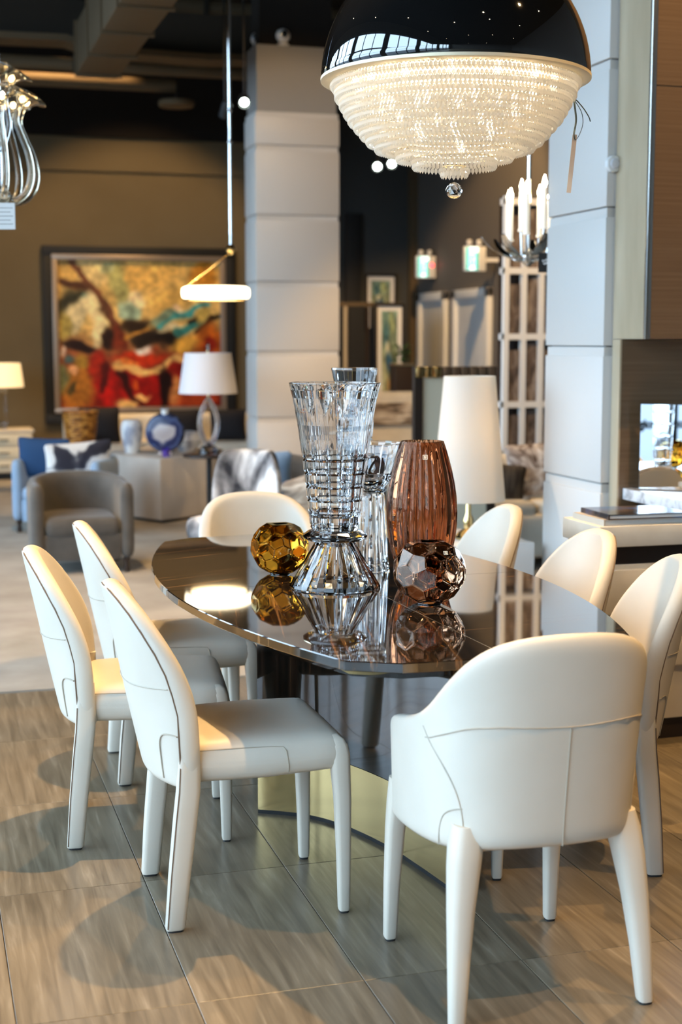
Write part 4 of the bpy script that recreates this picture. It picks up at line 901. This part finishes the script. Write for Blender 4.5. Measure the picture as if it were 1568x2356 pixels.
# cone lamp on white console
M['shade_cone'] = bpy.data.materials.new('cone_shade'); M['shade_cone'].use_nodes = True; n, l = nt(M['shade_cone']); b_ = n['Principled BSDF']; b_.inputs['Base Color'].default_value = (.86, .83, .78, 1); b_.inputs['Roughness'].default_value = .8
tl = n.new('ShaderNodeBsdfTranslucent'); tl.inputs['Color'].default_value = (.95, .86, .70, 1); mx = n.new('ShaderNodeMixShader'); mx.inputs[0].default_value = .4; l.new(b_.outputs[0], mx.inputs[1]); l.new(tl.outputs[0], mx.inputs[2]); l.new(mx.outputs[0], n['Material Output'].inputs['Surface'])
cs = thing('white_console', 'plain white side console under the tall cone lamp', 'side table', (2.44, 6.22, 0)); box('body', -.26, .26, -.25, .3, .06, .53, M['white'], cs, bev=.006); box('plinth', -.24, .24, -.22, .28, 0, .06, M['black'], cs)
cl = thing('cone_lamp', 'tall lamp with large off-white cone shade and gilded base', 'lamp', (2.445, 6.16, .53))
lathe('shade', [(.171, .184), (.119, .76), (.116, .76), (.167, .187)], M['shade_cone'], cl, n=48, cap=False, closed=True)
lathe('base', [(.06, 0), (.065, .01), (.05, .03), (.02, .05), (.026, .09), (.014, .12), (.012, .2)], M['brass'], cl, n=20); tube('stem', [(0, 0, .2), (0, 0, .4), (0, 0, .46)], .006, M['brass'], cl)
lathe('bulb', [(.006, -.04), (.022, -.02), (.028, 0), (.02, .025), (.005, .034)], emis('bulb_lamp', (1, .74, .42), 60), cl, n=14, loc=(0, 0, .5))
# candle chandelier beside the right pillar
cc = thing('candle_chandelier', 'chrome chandelier with white candle sleeves half hidden by the tall pillar', 'chandelier', (2.94, 6.64, 1.84))
tube('stem', [(0, 0, .02), (0, 0, .6), (0, 0, 3.36)], .01, M['chrome'], cc); lathe('hub', [(.01, -.02), (.03, 0), (.036, .03), (.02, .06), (.01, .07)], M['chrome'], cc, n=18)
M['flame'] = emis('candle_bulb', (1.0, .78, .45), 110); M['sleeve'] = mat('candle_sleeve', (.92, .90, .84), .5, emit=(1, .85, .6), estr=.45)  # sleeves get weak emission in place of light from their bulbs
for k in range(7):
    a = CAMDIR + PI + k * 2 * PI / 7; R_ = .23; ca, sa = math.cos(a), math.sin(a)
    ar = tube('leaf_arm', spline([(.03 * ca, .03 * sa, .02), (.11 * ca, .11 * sa, .03), (.19 * ca, .19 * sa, .075), (.235 * ca, .235 * sa, .125)], 6), lambda u: (.012 + .016 * math.sin(PI * min(1, u * 1.02)), .004), M['chrome'], cc, n=10)
    a2 = a + .45; x, y = .105 * math.cos(a2), .105 * math.sin(a2); z0 = .10 + .03 * (k % 3)
    tube('candle_arm', spline([(.02 * math.cos(a2), .02 * math.sin(a2), .01), (.08 * math.cos(a2), .08 * math.sin(a2), .02), (x, y, z0)], 5), .006, M['chrome'], cc, n=8)
    cd = lathe('candle', [(.017, z0), (.017, z0 + .01), (.0125, z0 + .012), (.0125, z0 + .2), (.005, z0 + .203)], M['sleeve'], cc, n=14, loc=(x, y, 0)); lathe('flame_bulb', [(.005, z0 + .2), (.010, z0 + .215), (.011, z0 + .225), (.004, z0 + .25), (.001, z0 + .26)], M['flame'], cd, n=10)
ct_ = thing('brand_card', 'small black card with white emblem hanging under the candle chandelier', 'tag', (2.925, 6.41, 1.79), CAMDIR)
box('card', -.03, .03, -.001, .001, -.01, .085, M['black'], ct_); tube('string', [(0, 0, .085), (0, .08, .12), (.01, .16, .14)], .001, M['black'], ct_)
for dx, dz, an in ((-.006, .045, .5), (.007, .05, -.4), (.0, .032, .2), (.009, .036, -.9)):
    e_ = mesh_obj('emblem_leaf', [(-.008, -.0014, 0), (0, -.0014, .005), (.008, -.0014, 0), (0, -.0014, -.005)], [(0, 1, 2, 3)], M['white'], ct_, (dx, 0, dz)); e_.rotation_euler = (0, an, 0)
# glass chandelier at the left edge
M['lilyglass'] = glass('glass_lily', (1, .96, .88), .12, 1.45)
lc = thing('glass_chandelier', 'blown clear glass chandelier with lily cups cut by the left picture edge', 'chandelier', (.345, 6.155, 2.03))
tube('stem', [(0, 0, 0), (0, 0, .6), (0, 0, 3.17)], .02, M['clearglass'], lc, n=12); lathe('bowl', [(.01, -.03), (.05, -.01), (.06, .02), (.03, .05), (.02, .06)], M['clearglass'], lc, n=20)
def lily(par, c, a, sc):
    rg = []
    for r_, z_ in ((.010, 0), (.014, .012), (.022, .028), (.038, .042), (.060, .048), (.058, .050), (.036, .045), (.019, .030), (.010, .014), (.002, .008)): rg.append([(r_ * sc * math.cos(2 * PI * j / 20), r_ * sc * math.sin(2 * PI * j / 20), z_ * sc) for j in range(20)])
    v, f = rings_mesh(rg); o = mesh_obj('lily_cup', v, f, M['lilyglass'], par, c, smooth=True); o.rotation_euler = (0, .5, a); lathe('bulb', [(.003, .0), (.011, .008), (.011, .024), (.002, .034)], M['flame'], o, n=10, loc=(0, 0, .018))
for k in range(8):
    a = CAMDIR - .35 + k * 2 * PI / 8; ca, sa = math.cos(a), math.sin(a)
    pr = [(.03, 0.0), (.09, -.005), (.14, .035), (.160, .10), (.148, .18), (.115, .26), (.095, .32), (.112, .375)]
    ar = tube('glass_arm', spline([(r_ * ca, r_ * sa, z_) for r_, z_ in pr], 6), lambda u: .0165 - .005 * u, M['lilyglass'], lc, n=12)
    lily(ar, (.112 * ca, .112 * sa, .37), a, 1.25)
for k in range(4):
    a = CAMDIR + .2 + k * PI / 2; ca, sa = math.cos(a), math.sin(a); ar = tube('glass_arm', spline([(.02 * ca, .02 * sa, .2), (.05 * ca, .05 * sa, .3), (.04 * ca, .04 * sa, .40), (.05 * ca, .05 * sa, .465)], 6), .01, M['clearglass'], lc, n=10); lily(ar, (.05 * ca, .05 * sa, .46), a, 1.35)
t2 = thing('price_tag', 'white price tag with printed lines under the glass chandelier', 'tag', (.375, 6.0, 1.90), CAMDIR)
box('tag_card', -.06, .026, -.001, .001, 0, .105, M['paper'], t2); tube('string', [(0, 0, .105), (0, .05, .13), (-.02, .13, .15)], .003, M['black'], t2)
for k in range(5): box('printed_line', -.05, .018 - .01 * (k % 2), -.0014, -.001, .02 + .016 * k, .022 + .016 * k, M['duct'], t2)
# track spots in view and security cameras
M['spotlens'] = emis('spot_lens', (.85, 1.0, .88), 30); M['spotwarm'] = emis('spot_lens_warm', (1, .82, .55), 60)
def track_spot(label, loc, tgt, m, group=None, top=5.2, r=.04):
    t = thing('track_spotlight', label, 'spotlight', loc, 0, group); d = (Vector(tgt) - Vector(loc)).normalized(); q = d.to_track_quat('-Z', 'Y').to_euler()
    h = lathe('housing', [(r * .6, .10), (r, .07), (r * 1.08, -.03), (r, -.03), (r * .9, .0)], M['black'], t, n=18); h.rotation_euler = q
    e = lathe('lens', [(.002, -.012), (r * .7, -.012), (r * .75, -.008), (.002, -.006)], m, h, n=18)
    tube('stem', [(0, 0, .05), (0, 0, .5), (0, 0, top - loc[2])], .008, M['black'], t)
CAMP = (0.5, 1.0, 1.0)
track_spot('bright spotlight shining beside the top of the left pillar', (2.38, 10.55, 3.205), (1.5, 6, .5), M['spotlens'])
track_spot('dim small spotlight left of the bright one by the pillar', (2.235, 10.55, 3.12), (2.0, 13, .5), M['spotlens'])
track_spot('bright spotlight nearest the crystal dome, before the charcoal wall', (4.32, 13.35, 3.125), (2, 6, 1), M['spotlens'], r=.045)
track_spot('twin spotlight right of another, before the charcoal wall', (4.45, 13.30, 3.15), (2.2, 6, 1), M['spotlens'], r=.045)
for i, (p, t_, w, cone) in enumerate(SPOTS):
    d = (Vector(t_) - Vector(p)).normalized(); track_spot('black ceiling spotlight with warm lamp above the picture', tuple(Vector(p) - d * .07), t_, M['spotwarm'], 'warm ceiling spotlights')
for i_ in range(4):
    for j_ in range(6): track_spot('black ceiling spotlight with warm lamp above the picture', (-2.0 + 2.0 * i_ + .4 * (j_ % 2), -4.0 + 2.1 * j_, 4.75), (-2.0 + 2.0 * i_, -4.0 + 2.1 * j_, 0), M['spotwarm'], 'warm ceiling spotlights')
for k, (p, lab) in enumerate((((2.70, 11.45, 3.768), 'white security camera ball on the left corner of the pillar top'), ((2.86, 11.28, 3.768), 'white security camera ball with dark lens on top of the pillar'))):
    t = thing('security_camera', lab, 'camera', p); lathe('base', [(.05, 0), (.05, .015), (.03, .03)], M['white'], t, n=20)
    lathe('body', [(.005, -.06), (.035, -.05), (.058, -.02), (.06, .01), (.045, .04), (.005, .058)], M['white'], t, n=22, loc=(0, 0, .08)); le = lathe('lens', [(.028, 0), (.028, .01), (.005, .014)], M['blackgloss'], t, n=16, loc=((-.03, -.045, .085) if k == 0 else (0, -.055, .085))); le.rotation_euler = (PI / 2, 0, -.6 if k == 0 else 0)

# ------------------------------------------------------------------ behind the pillar: charcoal wall group
bpn = thing('wall_panel', 'tall black panel on the charcoal wall beside the pillar', 'panel', (5.09, 16.99, 1.0)); box('board', 0, .19, -.05, 0, 0, 2.0, M['black'], bpn, bev=.005); box('edge', -.01, 0, -.055, 0, 0, 2.0, M['darkwood'], bpn)
def base2(U, V):
    import numpy as np
    t = np.clip((V - 150) / 1065, 0, 1)[..., None]; return np.array([96, 122, 112.]) * (1 - t) + np.array([150, 132, 84.]) * t
EL2 = [('b', 500, 400, 200, 150, 0, (60, 92, 96)), ('b', 900, 300, 180, 120, 20, (140, 150, 110)), ('b', 700, 700, 260, 120, 10, (44, 74, 92)), ('b', 850, 950, 150, 110, 0, (172, 112, 48)), ('b', 300, 900, 120, 160, 0, (150, 150, 120)), ('b', 600, 560, 120, 60, 0, (196, 190, 160))]
def art(label, loc, w, h, seed):
    t = thing('framed_print', label, 'picture', loc); frame4('frame', -w / 2, w / 2, 0, h, .035, -.04, 0, M['black'], t); frame4('mat_board', -w / 2 + .035, w / 2 - .035, .035, h - .035, .05, -.02, -.012, M['white'], t, bev=0)
    paint('print', -w / 2 + .08, w / 2 - .08, .08, h - .08, -.016, 40, 50, EL2, base2, t, (0, 0, 0), seed, .2); box('backing', -w / 2 + .03, w / 2 - .03, -.012, -.002, .03, h - .03, M['black'], t)
art('framed teal print hanging on the charcoal wall', (5.54, 16.99, 1.58), .42, .70, 3)
art('tall framed teal print standing on the low black chest', (5.06, 15.20, .62), .36, 1.25, 5)
chs = thing('low_chest', 'low black chest under the leaning teal print', 'chest', (5.06, 15.14, 0)); box('body', -.3, .3, -.2, .2, .04, .60, M['black'], chs, bev=.006); box('top', -.31, .31, -.21, .21, .60, .619, M['darkwood'], chs); box('plinth', -.27, .27, -.17, .17, 0, .04, M['black'], chs)
sc_ = thing('low_screen', 'low black slatted screen with beige uprights behind the pictures', 'screen', (4.55, 15.45, 0))
box('top_rail', 0, .75, 0, .05, 1.84, 1.885, M['duct'], sc_)
for k, (x0, x1, m) in enumerate(((0, .06, M['black']), (.06, .10, M['taupe']), (.12, .30, M['black']), (.32, .36, M['darkwood']), (.38, .72, M['black']))): box('upright', x0, x1, .005, .045, 0, 1.84, m, sc_)
box('foot_rail', 0, .75, -.1, .15, 0, .03, M['black'], sc_)
pl_ = thing('potted_plant', 'dark leafy plant in a tall black box planter', 'plant', (4.80, 14.0, 0))
box('planter', -.10, .10, -.10, .10, 0, 1.2, M['darkwood'], pl_, bev=.006); box('planter_rim', -.105, .105, -.105, .105, 1.2, 1.22, M['gold'], pl_); box('soil', -.09, .09, -.09, .09, 1.19, 1.21, M['black'], pl_)
V = []; F = []; rs = random.Random(3)
for k in range(160):
    a = rs.random() * 2 * PI; e = rs.random() * 1.3 + .1; R_ = .05 + .09 * rs.random(); c = Vector((R_ * math.cos(a) * math.cos(e * .8), R_ * math.sin(a) * math.cos(e * .8), 1.22 + .16 * rs.random() + .03 * math.sin(e))); d = Vector((math.cos(a), math.sin(a), .5)).normalized() * .045; s_ = d.cross(Vector((0, 0, 1))).normalized() * .014; i = len(V)
    V += [c, c + d * .5 + s_, c + d, c + d * .5 - s_]; F.append((i, i + 1, i + 2, i + 3))
fo = mesh_obj('foliage', V, F, M['leaf'], pl_); fo['kind'] = 'stuff'
# exit signs
M['exit_w'] = emis('exit_white', (.75, 1.0, 1.0), 1.5); M['exit_g'] = emis('exit_green', (.0, .42, .36), 1.0)
def exit_sign(label, loc, led):
    t = thing('exit_sign', label, 'exit sign', loc); box('housing', 0, .24, 0, .06, 0, .26, M['white'], t, bev=.006)
    box('face', .01, .15, -.004, 0, .01, .25, M['exit_w'], t); box('pictogram_panel', .012, .045, -.006, -.004, .012, .248, M['exit_g'], t); box('pictogram_panel', .115, .148, -.006, -.004, .012, .20, M['exit_g'], t)
    lathe('runner_head', [(.014, 0), (.012, .003), (.002, .004)], M['exit_g'], t, n=12, loc=(.082, -.004, .20)).rotation_euler = (PI / 2, 0, 0)
    bm = bmesh.new(); 
    for x0, x1, z0, z1 in ((.07, .09, .11, .18), (.055, .07, .13, .145), (.09, .105, .15, .165), (.06, .078, .05, .11), (.085, .10, .06, .11)): bmbox(bm, x0, x1, -.0055, -.004, z0, z1)
    bm_obj('runner_figure', bm, M['exit_g'], t)
    if not led: box('bracket', .24, .40, .02, .04, .10, .14, M['white'], t)
    for x in (.06, .17): lathe('lamp_head', [(.02, 0), (.028, .02), (.028, .05), (.01, .06)], M['white'], t, n=14, loc=(x, .03, .27))
    if led: lathe('indicator', [(.02, 0), (.018, .006), (.002, .008)], emis('led_red', (1, .01, .03), 12), t, n=12, loc=(.19, -.003, .15)).rotation_euler = (PI / 2, 0, 0)
exit_sign('green running-man exit sign above the nearer white door', (5.60, 14.28, 2.19), False)
exit_sign('green exit sign with red light above the farther white door', (5.74, 16.20, 2.20), True)
# cream chair with throw, bronze standing mirror, white sofa, cushions, lattice bookcase
sc2 = thing('lounge_chair', 'cream high-backed lounge chair with brown fur throw left of the lamp', 'armchair', (4.08, 11.9, 0), 0)
rbox('seat', (0, 0, .36), (.36, .36, .10), .05, M['offwhite'], sc2, n=5); rbox('backrest', (0, .30, .70), (.36, .08, .30), .06, M['offwhite'], sc2, n=5); rbox('throw', (.02, .27, .80), (.30, .11, .10), .05, M['furb'], sc2, n=5)
for sx in (-.28, .28):
    for y in (-.26, .28): legloft('leg', [(sx, y, 0, .015, .015), (sx, y, .28, .022, .022)], M['darkwood'], sc2)
bz = thing('standing_mirror', 'standing mirror in a bronze block frame behind the cone lamp', 'mirror', (2.82, 7.98, 0))
box('post', 0, .05, 0, .05, 0, 1.30, M['darkwood'], bz); box('post', .47, .52, 0, .05, 0, 1.30, M['darkwood'], bz); box('panel', .05, .47, .02, .03, .2, 1.23, M['drawer'], bz); box('bottom_rail', .05, .47, 0, .05, .15, .2, M['darkwood'], bz)
for k in range(9): box('bronze_block', .002 + k * .0575, .05 + k * .0575, -.015, .055, 1.235, 1.30, M['brass'] if k < 3 else noisemat('bronze%d' % k, [(.3, (.16, .09, .05)), (.7, (.32, .2, .12))], rough=.3, metal=.6), bz, bev=.008)
ws = thing('sofa', 'white sofa behind the chairs left of the tall pillar', 'sofa', (3.75, 8.62, 0))
rbox('base', (0, 0, .22), (.75, .42, .14), .04, M['offwhite'], ws, n=4); rbox('backrest', (0, .37, .42), (.75, .09, .26), .05, M['offwhite'], ws, n=4)
for x in (-.36, .36): rbox('seat_cushion', (x, -.04, .385), (.35, .36, .055), .045, M['offwhite'], ws, n=4)
rbox('arm', (-.70, -.02, .33), (.06, .42, .24), .05, M['offwhite'], ws, n=4); rbox('arm', (.70, -.02, .33), (.06, .42, .24), .05, M['offwhite'], ws, n=4)
for x in (-.65, .65):
    for y in (-.34, .34): legloft('leg', [(x, y, 0, .02, .02), (x, y, .09, .026, .026)], M['darkwood'], ws)
pillow('cushion', 'dark brown striped cushion on the white sofa', (3.60, 8.46, .55), (.14, .05, .12), noisemat('cushion_dark', [(.4, (.025, .02, .018)), (.6, (.07, .06, .05))], scale=(60, 8, 8), rough=.8), (-.2, .12, -.35))
pillow('cushion', 'taupe and white marbled cushion on the white sofa beside the pillar', (3.83, 8.50, .62), (.18, .055, .18), M['marbled'], (-.25, -.1, -.2))
bc = thing('lattice_bookcase', 'pale lattice bookcase with bark-brown panels beside the tall pillar', 'bookcase', (4.14, 9.76, 0))
for k in range(6): box('upright', k * .14, k * .14 + .038, 0, .05, 0, 2.50, M['trimwhite'], bc)
for z in (.10, .60, .96, 1.46, 1.94, 2.44): box('shelf', 0, .738, .002, .10, z, z + .045, M['trimwhite'], bc)
box('back_panel', 0, .738, .10, .12, 0, 2.5, M['darkwood'], bc)
bark = noisemat('bark_panel', [(.3, (.03, .022, .018)), (.5, (.13, .095, .075)), (.68, (.30, .25, .21))], scale=(14, 14, 5), rough=.8, detail=8, bump=.5, distort=1)
for z in (.645, 1.005, 1.505, 1.985):
    h = {.645: .30, 1.005: .44, 1.505: .42, 1.985: .44}[z]
    for k in range(5): box('bark_panel', k * .14 + .042, k * .14 + .136, .03, .06, z + .001, z + h * (.98 if k % 2 else .86), bark, bc)
# lettering on the shop window, seen only as a reflection in the mirror panel
wt = thing('window_lettering', 'black lettering on the shop window reflected in the mirror panel', 'sign', (-2.99, 2.315, .70))
text_mesh('lettering', 'giorgio collection', .11, .001, M['black'], wt, Matrix.Rotation(-PI / 2, 4, 'Z') @ Matrix.Rotation(PI / 2, 4, 'X'), 'LEFT')
